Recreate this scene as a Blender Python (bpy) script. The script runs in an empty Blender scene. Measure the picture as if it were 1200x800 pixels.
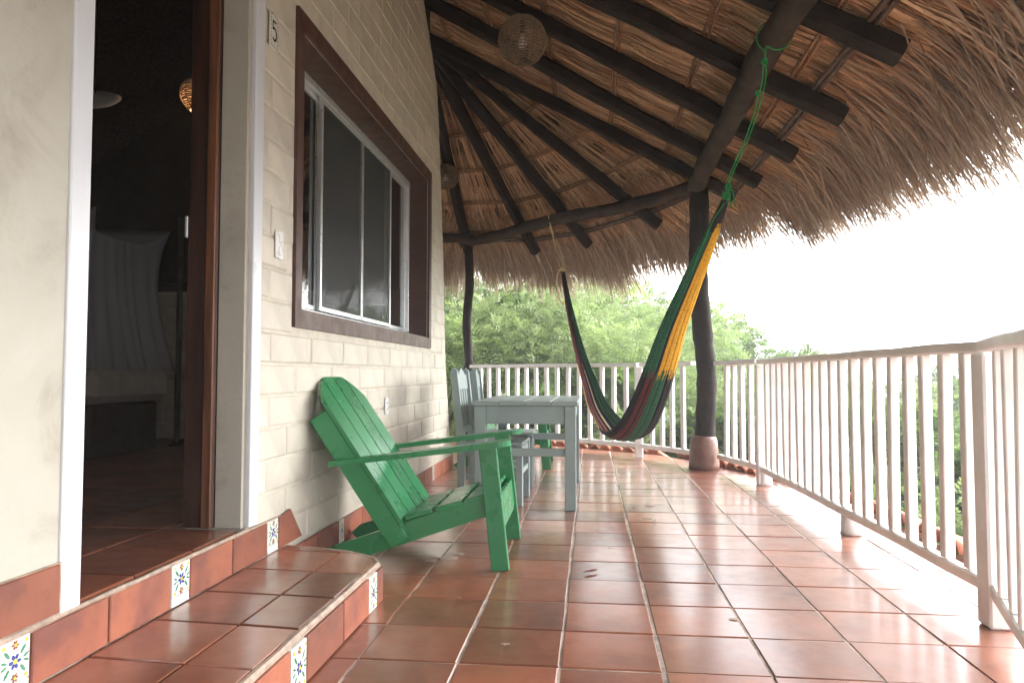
import bpy, math, random
import numpy as np
from mathutils import Vector, Matrix

random.seed(7)
RNG = np.random.default_rng(11)
R = math.radians
SC = bpy.context.scene
COL = SC.collection

# ---------------------------------------------------------------- camera
cam_data = bpy.data.cameras.new('camera')
cam = bpy.data.objects.new('camera', cam_data)
COL.objects.link(cam)
cam_data.sensor_width = 36.0
cam_data.lens = 25.5
cam_data.clip_start = 0.05
cam_data.clip_end = 6000
cam.location = (0, 0, 0.94)
cam.rotation_euler = (R(90 + 2.56), 0, R(6.17))
SC.camera = cam

# ---------------------------------------------------------------- world and sun (bright overcast)
SUN_EL, SUN_AZ = 36, 64            # azimuth measured from +Y towards +X
world = bpy.data.worlds.new('World')
SC.world = world
world.use_nodes = True
wn, wl = world.node_tree.nodes, world.node_tree.links
wn.clear()
sky = wn.new('ShaderNodeTexSky')
sky.sky_type = 'NISHITA'
sky.sun_disc = False
sky.sun_elevation = R(SUN_EL)
sky.sun_rotation = R(SUN_AZ)
sky.air_density = 1.0
sky.dust_density = 2.5
sky.ozone_density = 1.0
bw = wn.new('ShaderNodeRGBToBW')
mixw = wn.new('ShaderNodeMix'); mixw.data_type = 'RGBA'
mixw.inputs[0].default_value = 0.88        # cloud cover takes the blue out
bg = wn.new('ShaderNodeBackground')
bg.inputs[1].default_value = 0.15
wo = wn.new('ShaderNodeOutputWorld')
wl.new(sky.outputs[0], bw.inputs[0])
wl.new(sky.outputs[0], mixw.inputs[6])
wl.new(bw.outputs[0], mixw.inputs[7])
wl.new(mixw.outputs[2], bg.inputs[0])
wl.new(bg.outputs[0], wo.inputs[0])

sun_d = bpy.data.lights.new('sun', 'SUN')
sun_d.energy = 0.6
sun_d.angle = R(55)
sun_d.color = (1.0, 0.985, 0.96)
sun = bpy.data.objects.new('sun', sun_d)
COL.objects.link(sun)
sun.rotation_euler = Vector((-math.sin(R(SUN_AZ)) * math.cos(R(SUN_EL)), -math.cos(R(SUN_AZ)) * math.cos(R(SUN_EL)), -math.sin(R(SUN_EL)))).to_track_quat('-Z', 'Y').to_euler()

SC.view_settings.view_transform = 'Standard'
SC.view_settings.look = 'None'
SC.view_settings.exposure = 3.0
SC.view_settings.gamma = 1
SC.view_settings.use_curve_mapping = False
SC.render.engine = 'CYCLES'
SC.cycles.max_bounces = 10
SC.cycles.diffuse_bounces = 6
SC.cycles.glossy_bounces = 4
SC.cycles.transmission_bounces = 6
SC.cycles.transparent_max_bounces = 8
SC.cycles.sample_clamp_indirect = 8
SC.cycles.use_denoising = True

# ---------------------------------------------------------------- materials
class NT:
    def __init__(s, name):
        s.m = bpy.data.materials.new(name); s.m.use_nodes = True
        s.n, s.l = s.m.node_tree.nodes, s.m.node_tree.links
        s.b = s.n['Principled BSDF']
        s.out = s.n['Material Output']
    def add(s, t, **kw):
        nd = s.n.new(t)
        for k, v in kw.items(): setattr(nd, k, v)
        return nd
    def coord(s, kind='Object'):
        return s.add('ShaderNodeTexCoord').outputs[kind]
    def noise(s, scale, detail=4, rough=0.55, vec=None, dist=0.0):
        nd = s.add('ShaderNodeTexNoise')
        nd.inputs['Scale'].default_value = scale; nd.inputs['Detail'].default_value = detail
        nd.inputs['Roughness'].default_value = rough; nd.inputs['Distortion'].default_value = dist
        if vec is not None: s.l.new(vec, nd.inputs['Vector'])
        return nd.outputs['Fac']
    def mapping(s, vec, scale=(1, 1, 1)):
        nd = s.add('ShaderNodeMapping'); nd.inputs['Scale'].default_value = scale
        s.l.new(vec, nd.inputs['Vector']); return nd.outputs[0]
    def ramp(s, fac, stops):
        nd = s.add('ShaderNodeValToRGB')
        e = nd.color_ramp.elements; nd.color_ramp.interpolation = 'EASE'
        while len(e) < len(stops): e.new(0.5)
        for k, (p, c) in enumerate(stops):
            e[k].position = p; e[k].color = (*c, 1) if len(c) == 3 else c
        s.l.new(fac, nd.inputs[0]); return nd.outputs[0]
    def mix(s, fac, a, b, blend='MIX'):
        nd = s.add('ShaderNodeMix'); nd.data_type = 'RGBA'; nd.blend_type = blend
        for i, v in ((0, fac), (6, a), (7, b)):
            if isinstance(v, (int, float)): nd.inputs[i].default_value = v
            elif isinstance(v, tuple): nd.inputs[i].default_value = (*v, 1)
            else: s.l.new(v, nd.inputs[i])
        return nd.outputs[2]
    def maprange(s, v, a, b, c, d):
        nd = s.add('ShaderNodeMapRange', interpolation_type='SMOOTHSTEP')
        for i, q in enumerate((a, b, c, d)): nd.inputs[i + 1].default_value = q
        s.l.new(v, nd.inputs[0]); return nd.outputs[0]
    def rnd(s): return s.add('ShaderNodeObjectInfo').outputs['Random']
    def set(s, **kw):
        for k, v in kw.items():
            i = s.b.inputs[k.replace('_', ' ')]
            if isinstance(v, (int, float)): i.default_value = v
            elif isinstance(v, tuple): i.default_value = (*v, 1)
            else: s.l.new(v, i)
    def bump(s, h, strength=0.3, dist=0.01):
        nd = s.add('ShaderNodeBump'); nd.inputs['Strength'].default_value = strength
        nd.inputs['Distance'].default_value = dist
        s.l.new(h, nd.inputs['Height']); s.l.new(nd.outputs[0], s.b.inputs['Normal'])

M = {}
def mat_plain(name, col, rough=0.5, var=0.15, scale=8, bump=0.15, bscale=40, bdist=0.004, metallic=0, spec=0.5, stretch=(1, 1, 1), rndvar=0.0, rv=0.08):
    t = NT(name)
    co = t.mapping(t.coord(), stretch)
    n = t.noise(scale, 5, 0.6, co)
    lo = tuple(c * (1 - var) for c in col); hi = tuple(min(1, c * (1 + var)) for c in col)
    c = t.ramp(n, [(0.3, lo), (0.7, hi)])
    if rndvar:
        v = t.maprange(t.rnd(), 0, 1, 1 - rndvar, 1 + rndvar)
        cm = t.add('ShaderNodeHueSaturation'); t.l.new(v, cm.inputs['Value']); t.l.new(c, cm.inputs['Color']); c = cm.outputs[0]
    r = t.maprange(t.noise(scale * 1.7, 3, 0.6, co), 0.3, 0.7, max(0.02, rough - rv), min(1, rough + rv))
    t.set(Base_Color=c, Roughness=r, Metallic=metallic, Specular_IOR_Level=spec)
    if bump: t.bump(t.noise(bscale, 4, 0.6, co), bump, bdist)
    M[name] = t.m
    return t

def mat_tile(name, base, dark, rough, coat):
    t = NT(name)
    co = t.coord()
    # shift the pattern for every tile so that copies of one mesh differ
    sh = t.add('ShaderNodeVectorMath', operation='ADD')
    cmb = t.add('ShaderNodeCombineXYZ')
    rn = t.rnd()
    for k, q in enumerate((37.0, 91.0, 53.0)):
        mm = t.add('ShaderNodeMath', operation='MULTIPLY'); mm.inputs[1].default_value = q
        t.l.new(rn, mm.inputs[0]); t.l.new(mm.outputs[0], cmb.inputs[k])
    t.l.new(co, sh.inputs[0]); t.l.new(cmb.outputs[0], sh.inputs[1])
    v = sh.outputs[0]
    n1 = t.noise(4, 4, 0.5, v, 0.2); n2 = t.noise(24, 3, 0.6, v)
    c = t.ramp(n1, [(0.28, dark), (0.52, base), (0.75, tuple(min(1, q * 1.25) for q in base))])
    c = t.mix(t.maprange(n2, 0.45, 0.75, 0, 0.22), c, tuple(q * 0.6 for q in dark))
    hs = t.add('ShaderNodeHueSaturation')
    t.l.new(t.maprange(rn, 0, 1, 0.72, 1.26), hs.inputs['Value']); t.l.new(c, hs.inputs['Color'])
    hs.inputs['Saturation'].default_value = 1.0
    t.set(Base_Color=hs.outputs[0], Roughness=t.maprange(t.noise(9, 4, 0.6, v), 0.3, 0.75, rough * 0.85, rough * 1.25), Coat_Weight=coat, Coat_Roughness=0.2, Coat_IOR=1.5 + 0.28 * (coat > 0))
    t.bump(t.noise(3, 1, 0.3, v), 0.10, 0.006)
    M[name] = t.m

mat_tile('terracotta', (0.275, 0.090, 0.046), (0.185, 0.057, 0.031), 0.38, 0.95)
mat_tile('terracotta_matt', (0.29, 0.092, 0.05), (0.16, 0.052, 0.036), 0.5, 0.0)
mat_plain('grout', (0.38, 0.31, 0.26), 0.85, 0.5, 7, 0.5, 60, 0.004)
mat_plain('grout_pale', (0.37, 0.28, 0.22), 0.8, 0.25, 25, 0.5, 60, 0.004)
mat_plain('cream_brick', (0.60, 0.553, 0.465), 0.55, 0.09, 6, 0.6, 26, 0.006, rndvar=0.06)
mat_plain('cream_mortar', (0.585, 0.535, 0.445), 0.65, 0.10, 9, 0.7, 30, 0.006)
mat_plain('white_trim', (0.66, 0.68, 0.71), 0.35, 0.015, 2, 0.12, 30, 0.002)
mat_plain('brown_paint', (0.082, 0.037, 0.025), 0.5, 0.2, 6, 0.3, 25, 0.005)
mat_plain('aluminium', (0.72, 0.74, 0.75), 0.35, 0.05, 20, 0.05, 40, 0.001, metallic=0.7)
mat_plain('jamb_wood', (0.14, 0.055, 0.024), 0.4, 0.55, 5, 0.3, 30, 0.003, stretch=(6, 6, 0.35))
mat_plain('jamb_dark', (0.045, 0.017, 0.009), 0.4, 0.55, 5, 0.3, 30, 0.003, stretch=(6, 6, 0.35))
mat_plain('dark_timber', (0.019, 0.013, 0.0095), 0.75, 0.5, 7, 0.7, 22, 0.01, spec=0.25)
mat_plain('beam_timber', (0.036, 0.023, 0.017), 0.7, 0.5, 6, 0.8, 18, 0.012, spec=0.3)
mat_plain('batten_stick', (0.26, 0.145, 0.075), 0.7, 0.35, 14, 0.4, 40, 0.003, rndvar=0.25)
mat_plain('eave_stick', (0.11, 0.08, 0.062), 0.75, 0.35, 14, 0.5, 40, 0.004)
mat_plain('thatch_core', (0.06, 0.034, 0.018), 0.95, 0.6, 30, 0.6, 60, 0.01)
mat_plain('green_paint', (0.022, 0.205, 0.072), 0.28, 0.05, 3, 0.08, 60, 0.001, stretch=(1, 1, 1), rndvar=0.08, rv=0.02)
mat_plain('greyblue_paint', (0.265, 0.33, 0.325), 0.38, 0.07, 4, 0.15, 50, 0.0012, rndvar=0.06, rv=0.03)
mat_plain('rail_paint', (0.86, 0.855, 0.84), 0.42, 0.08, 5, 0.3, 30, 0.003, rndvar=0.05)
mat_plain('base_paint', (0.19, 0.095, 0.07), 0.5, 0.2, 8, 0.4, 25, 0.006)
mat_plain('wicker', (0.20, 0.135, 0.085), 0.7, 0.3, 30, 0.4, 60, 0.003)
mat_plain('white_plastic', (0.78, 0.78, 0.76), 0.3, 0.03, 10, 0.05)
mat_plain('glazed_white', (0.74, 0.75, 0.70), 0.18, 0.05, 12, 0.1)
for nm, c in dict(glaze_blue=(0.03, 0.05, 0.25), glaze_green=(0.05, 0.22, 0.12), glaze_yellow=(0.62, 0.50, 0.06), glaze_brown=(0.22, 0.06, 0.03), ink_black=(0.015, 0.015, 0.015)).items():
    mat_plain(nm, c, 0.2, 0.1, 20, 0.0)
mat_plain('hammock_green', (0.012, 0.115, 0.055), 0.85, 0.35, 60, 0.5, 220, 0.004)
mat_plain('hammock_black', (0.010, 0.009, 0.014), 0.85, 0.3, 60, 0.5, 220, 0.004)
mat_plain('hammock_yellow', (0.72, 0.40, 0.025), 0.85, 0.2, 60, 0.5, 220, 0.004)
mat_plain('hammock_maroon', (0.15, 0.022, 0.022), 0.85, 0.35, 60, 0.5, 220, 0.004)
mat_plain('hammock_pale', (0.50, 0.55, 0.55), 0.85, 0.2, 60, 0.5, 220, 0.004)
mat_plain('green_rope', (0.02, 0.28, 0.07), 0.8, 0.3, 90, 0.5, 200, 0.002)
mat_plain('tan_rope', (0.62, 0.52, 0.28), 0.85, 0.3, 90, 0.5, 200, 0.002)
mat_plain('driftwood', (0.28, 0.25, 0.22), 0.85, 0.5, 9, 0.9, 18, 0.02)
mat_plain('clay', (0.40, 0.16, 0.10), 0.8, 0.35, 6, 0.5, 30, 0.006, rndvar=0.3)
mat_plain('bark', (0.16, 0.115, 0.08), 0.9, 0.45, 9, 0.8, 20, 0.02)
mat_plain('linen', (0.36, 0.34, 0.31), 0.9, 0.08, 10, 0.3, 120, 0.002)
mat_plain('room_wood', (0.045, 0.03, 0.022), 0.6, 0.3, 8, 0.3)
mat_plain('dry_leaf', (0.17, 0.055, 0.035), 0.7, 0.4, 30, 0.3)
mat_plain('earth', (0.10, 0.085, 0.045), 0.95, 0.5, 0.6, 0.8, 3, 0.1)
mat_plain('ledge', (0.47, 0.30, 0.23), 0.6, 0.25, 4, 0.5, 20, 0.006)

# old cream plaster with tan staining of its own shape
t = NT('plaster')
co = t.coord()
c = t.ramp(t.noise(3.2, 6, 0.62, co, 0.6), [(0.25, (0.33, 0.30, 0.24)), (0.5, (0.45, 0.43, 0.365)), (0.8, (0.50, 0.48, 0.415))])
sp = t.add('ShaderNodeSeparateXYZ'); t.l.new(co, sp.inputs[0])
wob = t.add('ShaderNodeMath', operation='MULTIPLY_ADD'); wob.inputs[1].default_value = 0.03; t.l.new(t.noise(5, 4, 0.6, co), wob.inputs[0]); t.l.new(sp.outputs[1], wob.inputs[2])
c = t.mix(t.maprange(wob.outputs[0], 1.735, 1.755, 0, 0.6), c, (0.36, 0.30, 0.205))
t.set(Base_Color=c, Roughness=0.7)
t.bump(t.noise(7, 6, 0.6, co), 0.5, 0.015)
M['plaster'] = t.m

# thatch strands: colour of each dried leaf is stored with it
t = NT('thatch')
at = t.add('ShaderNodeAttribute'); at.attribute_name = 'tint'
c = t.mix(t.maprange(t.noise(35, 3, 0.6, t.mapping(t.coord(), (1, 1, 1))), 0.3, 0.7, 0.0, 0.25), at.outputs['Color'], (0.14, 0.08, 0.04))
tr = t.add('ShaderNodeBsdfTranslucent'); t.l.new(c, tr.inputs[0])
ms = t.add('ShaderNodeMixShader'); ms.inputs[0].default_value = 0.18
t.set(Base_Color=c, Roughness=0.7, Specular_IOR_Level=0.25)
t.l.new(t.b.outputs[0], ms.inputs[1]); t.l.new(tr.outputs[0], ms.inputs[2]); t.l.new(ms.outputs[0], t.out.inputs[0])
M['thatch'] = t.m

# leaves
def mat_leaf(name, a, b):
    t = NT(name)
    at = t.add('ShaderNodeAttribute'); at.attribute_name = 'tint'
    sp = t.add('ShaderNodeSeparateColor'); t.l.new(at.outputs['Color'], sp.inputs[0])
    c = t.ramp(sp.outputs[0], [(0.0, a), (1.0, b)])
    hs = t.add('ShaderNodeHueSaturation'); t.l.new(c, hs.inputs['Color'])
    t.l.new(t.maprange(t.rnd(), 0, 1, 0.8, 1.25), hs.inputs['Value'])
    tr = t.add('ShaderNodeBsdfTranslucent'); t.l.new(hs.outputs[0], tr.inputs[0])
    ms = t.add('ShaderNodeMixShader'); ms.inputs[0].default_value = 0.42
    t.set(Base_Color=hs.outputs[0], Roughness=0.5, Specular_IOR_Level=0.35)
    t.l.new(t.b.outputs[0], ms.inputs[1]); t.l.new(tr.outputs[0], ms.inputs[2]); t.l.new(ms.outputs[0], t.out.inputs[0])
    M[name] = t.m
mat_leaf('leaf_light', (0.14, 0.23, 0.06), (0.36, 0.45, 0.18))
mat_leaf('leaf_mid', (0.055, 0.11, 0.025), (0.19, 0.28, 0.08))
mat_leaf('leaf_grass', (0.06, 0.10, 0.025), (0.17, 0.22, 0.07))

t = NT('glass')
t.set(Base_Color=(0.9, 0.95, 0.95), Roughness=0.02, Transmission_Weight=1.0, IOR=1.45)
M['glass'] = t.m
t = NT('insect_screen')     # fine grey mesh: half of it is holes
tp = t.add('ShaderNodeBsdfTransparent'); ms = t.add('ShaderNodeMixShader'); ms.inputs[0].default_value = 0.42
t.set(Base_Color=(0.055, 0.06, 0.06), Roughness=0.7)
t.l.new(tp.outputs[0], ms.inputs[1]); t.l.new(t.b.outputs[0], ms.inputs[2]); t.l.new(ms.outputs[0], t.out.inputs[0])
M['insect_screen'] = t.m
t = NT('net')
tp = t.add('ShaderNodeBsdfTransparent'); ms = t.add('ShaderNodeMixShader'); ms.inputs[0].default_value = 0.5
t.set(Base_Color=(0.40, 0.42, 0.47), Roughness=0.9)
t.l.new(tp.outputs[0], ms.inputs[1]); t.l.new(t.b.outputs[0], ms.inputs[2]); t.l.new(ms.outputs[0], t.out.inputs[0])
M['net'] = t.m
t = NT('bulb_lit'); t.set(Base_Color=(1, 0.7, 0.3), Emission_Color=(1.0, 0.5, 0.15), Emission_Strength=0.6); M['bulb_lit'] = t.m

# ---------------------------------------------------------------- mesh helpers
def link(name, me, mat, parent=None, loc=(0, 0, 0)):
    o = bpy.data.objects.new(name, me)
    COL.objects.link(o)
    o.location = loc
    if mat is not None and len(me.materials) == 0: me.materials.append(M[mat])
    if parent is not None: o.parent = parent
    return o

def tag(o, label=None, cat=None, group=None, kind=None):
    if label: o['label'] = label
    if cat: o['category'] = cat
    if group: o['group'] = group
    if kind: o['kind'] = kind
    return o

def thing(name, label, cat, loc=(0, 0, 0), rz=0.0, group=None):
    o = bpy.data.objects.new(name, None)
    COL.objects.link(o)
    o.empty_display_size = 0.1
    o.location = loc
    o.rotation_euler = (0, 0, rz)
    return tag(o, label, cat, group)

def copy_tree(o, parent=None):
    c = o.copy()
    COL.objects.link(c)
    c.parent = parent
    for ch in list(o.children): copy_tree(ch, c)
    return c

class MB:
    def __init__(s): s.v, s.f, s.mi = [], [], []
    def quadgrid(s, rows, closed_u=False, mi=0):
        base = len(s.v); n = len(rows[0])
        for r in rows: s.v.extend(tuple(p) for p in r)
        for i in range(len(rows) - 1):
            for j in range(n if closed_u else n - 1):
                a = base + i * n + j; b = base + i * n + (j + 1) % n
                s.f.append((a, b, b + n, a + n)); s.mi.append(mi if not callable(mi) else mi(i, j))
        return base
    def tube(s, pts, rad, n=8, cap=True, phase=0.0, jit=0.0):
        pts = [Vector(p) for p in pts]
        if not isinstance(rad, (list, tuple)): rad = [rad] * len(pts)
        rows = []; t0 = (pts[1] - pts[0]).normalized()
        ref = Vector((0, 0, 1)) if abs(t0.z) < 0.9 else Vector((1, 0, 0))
        u = t0.cross(ref).normalized()
        for i, p in enumerate(pts):
            tt = (pts[min(i + 1, len(pts) - 1)] - pts[max(i - 1, 0)]).normalized()
            u = (u - tt * u.dot(tt)).normalized(); w = tt.cross(u)
            rows.append([p + (u * math.cos(phase + 2 * math.pi * k / n) + w * math.sin(phase + 2 * math.pi * k / n)) * (rad[i] * (1 + random.uniform(-jit, jit))) for k in range(n)])
        b = s.quadgrid(rows, True)
        if cap:
            s.f.append(tuple(b + k for k in reversed(range(n)))); s.mi.append(0)
            e = b + (len(rows) - 1) * n
            s.f.append(tuple(e + k for k in range(n))); s.mi.append(0)
    def box(s, c, d, bevel=0.0, rot=None):
        x, y, z = (q / 2 for q in d); c = Vector(c)
        b = min(bevel, x * 0.45, y * 0.45, z * 0.45)
        if b <= 0:
            vs = [Vector((i * x, j * y, k * z)) for k in (-1, 1) for j in (-1, 1) for i in (-1, 1)]
            fs = [(0, 2, 3, 1), (4, 5, 7, 6), (0, 1, 5, 4), (2, 6, 7, 3), (0, 4, 6, 2), (1, 3, 7, 5)]
        else:
            vs, idx = [], {}
            for i in (-1, 1):
                for j in (-1, 1):
                    for k in (-1, 1):
                        for ax in range(3):
                            p = [i * (x - b), j * (y - b), k * (z - b)]
                            p[ax] = (i, j, k)[ax] * (x, y, z)[ax]
                            idx[(i, j, k, ax)] = len(vs); vs.append(Vector(p))
            fs = []
            for ax in range(3):
                o1, o2 = [(1, 2), (2, 0), (0, 1)][ax]
                for sg in (-1, 1):
                    q = []
                    for a, bb in ((-1, -1), (1, -1), (1, 1), (-1, 1)):
                        k = [0, 0, 0]; k[ax] = sg; k[o1] = a; k[o2] = bb
                        q.append(idx[(*k, ax)])
                    fs.append(tuple(q if sg > 0 else q[::-1]))
            for ax in range(3):                       # edge chamfers
                o1, o2 = [(1, 2), (2, 0), (0, 1)][ax]
                for a in (-1, 1):
                    for bb in (-1, 1):
                        k1 = [0, 0, 0]; k1[o1] = a; k1[o2] = bb; k2 = list(k1); k1[ax] = -1; k2[ax] = 1
                        q = [idx[(*k1, o1)], idx[(*k2, o1)], idx[(*k2, o2)], idx[(*k1, o2)]]
                        fs.append(tuple(q if a * bb < 0 else q[::-1]))
            for i in (-1, 1):
                for j in (-1, 1):
                    for k in (-1, 1):
                        q = [idx[(i, j, k, ax)] for ax in range(3)]
                        fs.append(tuple(q if i * j * k > 0 else q[::-1]))
        base = len(s.v)
        for v in vs:
            if rot is not None: v = rot @ v
            s.v.append(tuple(c + v))
        for q in fs: s.f.append(tuple(base + k for k in q)); s.mi.append(0)
    def board(s, p0, p1, w, h, side=(0, 1, 0), bevel=0.004):
        """box from p0 to p1; w along 'side', h across"""
        p0, p1 = Vector(p0), Vector(p1)
        ax = (p1 - p0); L = ax.length; ax.normalize()
        sd = Vector(side); sd = (sd - ax * sd.dot(ax)).normalized()
        up = ax.cross(sd)
        rot = Matrix((ax, sd, up)).transposed()
        s.box((p0 + p1) / 2, (L, w, h), bevel, rot)
    def sweep(s, pts, w, h, up=(0, 0, 1), jit=0.0):
        pts = [Vector(p) for p in pts]; rows = []
        for i, p in enumerate(pts):
            tt = (pts[min(i + 1, len(pts) - 1)] - pts[max(i - 1, 0)]).normalized()
            sd = tt.cross(Vector(up)).normalized(); u = sd.cross(tt)
            k = 1 + random.uniform(-jit, jit); ww, hh = w / 2 * k, h / 2 * k; b = min(w, h) * 0.16
            rows.append([p + sd * a + u * c for a, c in ((-ww, -hh + b), (-ww + b, -hh), (ww - b, -hh), (ww, -hh + b), (ww, hh - b), (ww - b, hh), (-ww + b, hh), (-ww, hh - b))])
        b0 = s.quadgrid(rows, True)
        s.f.append(tuple(b0 + k for k in reversed(range(8)))); s.mi.append(0)
        e = b0 + (len(rows) - 1) * 8
        s.f.append(tuple(e + k for k in range(8))); s.mi.append(0)
    def prism(s, poly, axis, a, b):
        """extrude a polygon (list of 2-tuples) along axis from a to b"""
        def P(q, t):
            return {0: (t, q[0], q[1]), 1: (q[0], t, q[1]), 2: (q[0], q[1], t)}[axis]
        n = len(poly); base = len(s.v)
        s.v.extend(P(q, a) for q in poly); s.v.extend(P(q, b) for q in poly)
        s.f.append(tuple(base + k for k in range(n))); s.mi.append(0)
        s.f.append(tuple(base + n + k for k in reversed(range(n)))); s.mi.append(0)
        for k in range(n):
            q = (k + 1) % n
            s.f.append((base + k, base + n + k, base + n + q, base + q)); s.mi.append(0)
    def lathe(s, prof, n=20, c=(0, 0, 0)):
        rows = [[(c[0] + r * math.cos(2 * math.pi * k / n), c[1] + r * math.sin(2 * math.pi * k / n), c[2] + z) for k in range(n)] for r, z in prof]
        s.quadgrid(rows, True)
    def mesh(s, name, smooth=False, fix=True):
        me = bpy.data.meshes.new(name)
        me.from_pydata([tuple(v) for v in s.v], [], s.f)
        if fix:
            import bmesh
            bm = bmesh.new(); bm.from_mesh(me)
            bmesh.ops.recalc_face_normals(bm, faces=bm.faces)
            bm.to_mesh(me); bm.free()
        if smooth: me.polygons.foreach_set('use_smooth', [True] * len(me.polygons))
        return me
    def build(s, name, mat, parent=None, smooth=False, loc=(0, 0, 0)):
        return link(name, s.mesh(name, smooth), mat, parent, loc)

def array_mesh(name, V, F, tint=None, smooth=False):
    """fast mesh from numpy: V (n,3), F (m,4)"""
    me = bpy.data.meshes.new(name)
    me.vertices.add(len(V)); me.vertices.foreach_set('co', np.ascontiguousarray(V, dtype=np.float32).ravel())
    k = F.shape[1]
    me.loops.add(F.size); me.loops.foreach_set('vertex_index', np.ascontiguousarray(F, dtype=np.int32).ravel())
    me.polygons.add(len(F)); me.polygons.foreach_set('loop_start', np.arange(0, F.size, k, dtype=np.int32))
    if smooth: me.polygons.foreach_set('use_smooth', np.ones(len(F), dtype=bool))
    if tint is not None:
        a = me.attributes.new('tint', 'FLOAT_COLOR', 'POINT')
        a.data.foreach_set('color', np.concatenate([tint, np.ones((len(tint), 1))], 1).astype(np.float32).ravel())
    me.update(calc_edges=True)
    return me

def catmull(pts, per=8):
    P = [np.array(p, float) for p in pts]; P = [2 * P[0] - P[1]] + P + [2 * P[-1] - P[-2]]
    out = []
    for i in range(1, len(P) - 2):
        for k in range(per):
            t = k / per; a, b, c, d = P[i - 1:i + 3]
            out.append(0.5 * (2 * b + (c - a) * t + (2 * a - 5 * b + 4 * c - d) * t * t + (3 * b - a - 3 * c + d) * t ** 3))
    out.append(P[-2]); return out

# ---------------------------------------------------------------- setting: ground, terrace floor
WX = -1.40                       # face of the hut wall
ZIN, ZSTEP = 0.31, 0.16          # inside floor, step

def ground_z(x, y):
    d = math.hypot(max(0, x - 1.0), max(0, y - 8.0) * 0.8)
    return -1.0 - 0.16 * min(d, 60) - 0.02 * min(d, 1200) + 0.12 * math.sin(x * 0.7 + y * 0.4) - 1.2 * max(0, min(1, (x - 1.5) / 3)) + max(0, min(6, (-x - 2) * 0.25)) * min(1, max(0, (y - 10) / 8))
xs = [-3000, -800, -200, -60] + [-30 + 2 * k for k in range(41)] + [70, 120, 300, 900, 3000]
ys = [-3000, -600, -100, -30, -12] + [-8 + 2 * k for k in range(40)] + [90, 140, 300, 900, 3000]
mb = MB(); mb.quadgrid([[(x, y, ground_z(x, y)) for x in xs] for y in ys])
tag(mb.build('ground', 'earth', smooth=True), kind='structure')

OUT = [(-2.8, 0.3), (1.70, 0.3), (1.83, 2.4), (1.80, 5.8), (1.70, 6.6), (1.42, 7.6), (0.76, 8.60), (-1.5, 10.3), (-2.8, 11.1)]
mb = MB(); mb.prism([(-5.6, -8.0), (1.70, -8.0)] + OUT[1:] + [(-5.6, 11.2)], 2, -0.45, -0.0036)
floor = tag(mb.build('terrace_floor', 'grout'), kind='structure')

def clip(poly, clipper):
    out = poly
    for i in range(len(clipper)):
        a, b = clipper[i], clipper[(i + 1) % len(clipper)]
        inp, out = out, []
        if not inp: break
        side = lambda p: (b[0] - a[0]) * (p[1] - a[1]) - (b[1] - a[1]) * (p[0] - a[0])
        for k in range(len(inp)):
            p, q = inp[k - 1], inp[k]; sp_, sq = side(p), side(q)
            if (sp_ >= 0) != (sq >= 0):
                u = sp_ / (sp_ - sq); out.append((p[0] + (q[0] - p[0]) * u, p[1] + (q[1] - p[1]) * u))
            if sq >= 0: out.append(q)
    return out

def tile_mesh(poly, thick=0.012, bev=0.003):
    c = (sum(p[0] for p in poly) / len(poly), sum(p[1] for p in poly) / len(poly))
    m = MB(); n = len(poly)
    def sh(p, d):
        v = Vector((c[0] - p[0], c[1] - p[1])); L = v.length
        return (p[0] + v.x / L * d - c[0], p[1] + v.y / L * d - c[1])
    m.v += [(p[0] - c[0], p[1] - c[1], -thick) for p in poly] + [(p[0] - c[0], p[1] - c[1], -bev) for p in poly] + [(*sh(p, bev * 1.6), 0) for p in poly]
    for L in (0, n):
        for k in range(n): m.f.append((L + k, L + (k + 1) % n, L + n + (k + 1) % n, L + n + k)); m.mi.append(0)
    m.f.append(tuple(2 * n + k for k in range(n))); m.mi.append(0)
    return m.mesh('tile', fix=False), c

TW, TY = 0.3315, 0.3345
full = None
for i in range(-9, 10):
    for j in range(-6, 28):
        g = 0.0038
        x0, y0 = -0.103 + i * TW, 2.375 + j * TY
        jx = random.uniform(-0.003, 0.003); jy = random.uniform(-0.003, 0.003)
        if i in (0,): g2 = 0.0065
        else: g2 = g
        sq = [(x0 + g2 + jx, y0 + g + jy), (x0 + TW - g2 + jx, y0 + g + jy), (x0 + TW - g2 + jx, y0 + TY - g + jy), (x0 + g2 + jx, y0 + TY - g + jy)]
        if y0 < 0.7: continue
        if y0 < 7.0:
            lim = [(-1.395, -50), (50, -50), (50, 50), (-1.395, 50)]
            q = clip(sq, lim)
        else: q = sq
        q = clip(q, OUT) if q else q
        if len(q) < 3: continue
        ar = abs(sum(q[k - 1][0] * q[k][1] - q[k][0] * q[k - 1][1] for k in range(len(q)))) / 2
        if ar < 0.004: continue
        if y0 + TY > 9.6 and x0 < -2.2: continue
        if x0 + TW < -0.9 and y0 + TY < 2.9: continue   # under the step
        whole = len(q) == 4 and abs(ar - (TW - 2 * g) * (TY - 2 * g)) < 1e-4
        if whole:
            if full is None: full, _ = tile_mesh(q)
            me = full; c = (sum(p[0] for p in q) / 4, sum(p[1] for p in q) / 4)
        else: me, c = tile_mesh(q)
        o = link('floor_tile', me, 'terracotta', floor, (c[0], c[1], random.uniform(-0.0015, 0.0012)))
        o.rotation_euler = (random.uniform(-0.006, 0.006), random.uniform(-0.006, 0.006), 0)

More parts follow.
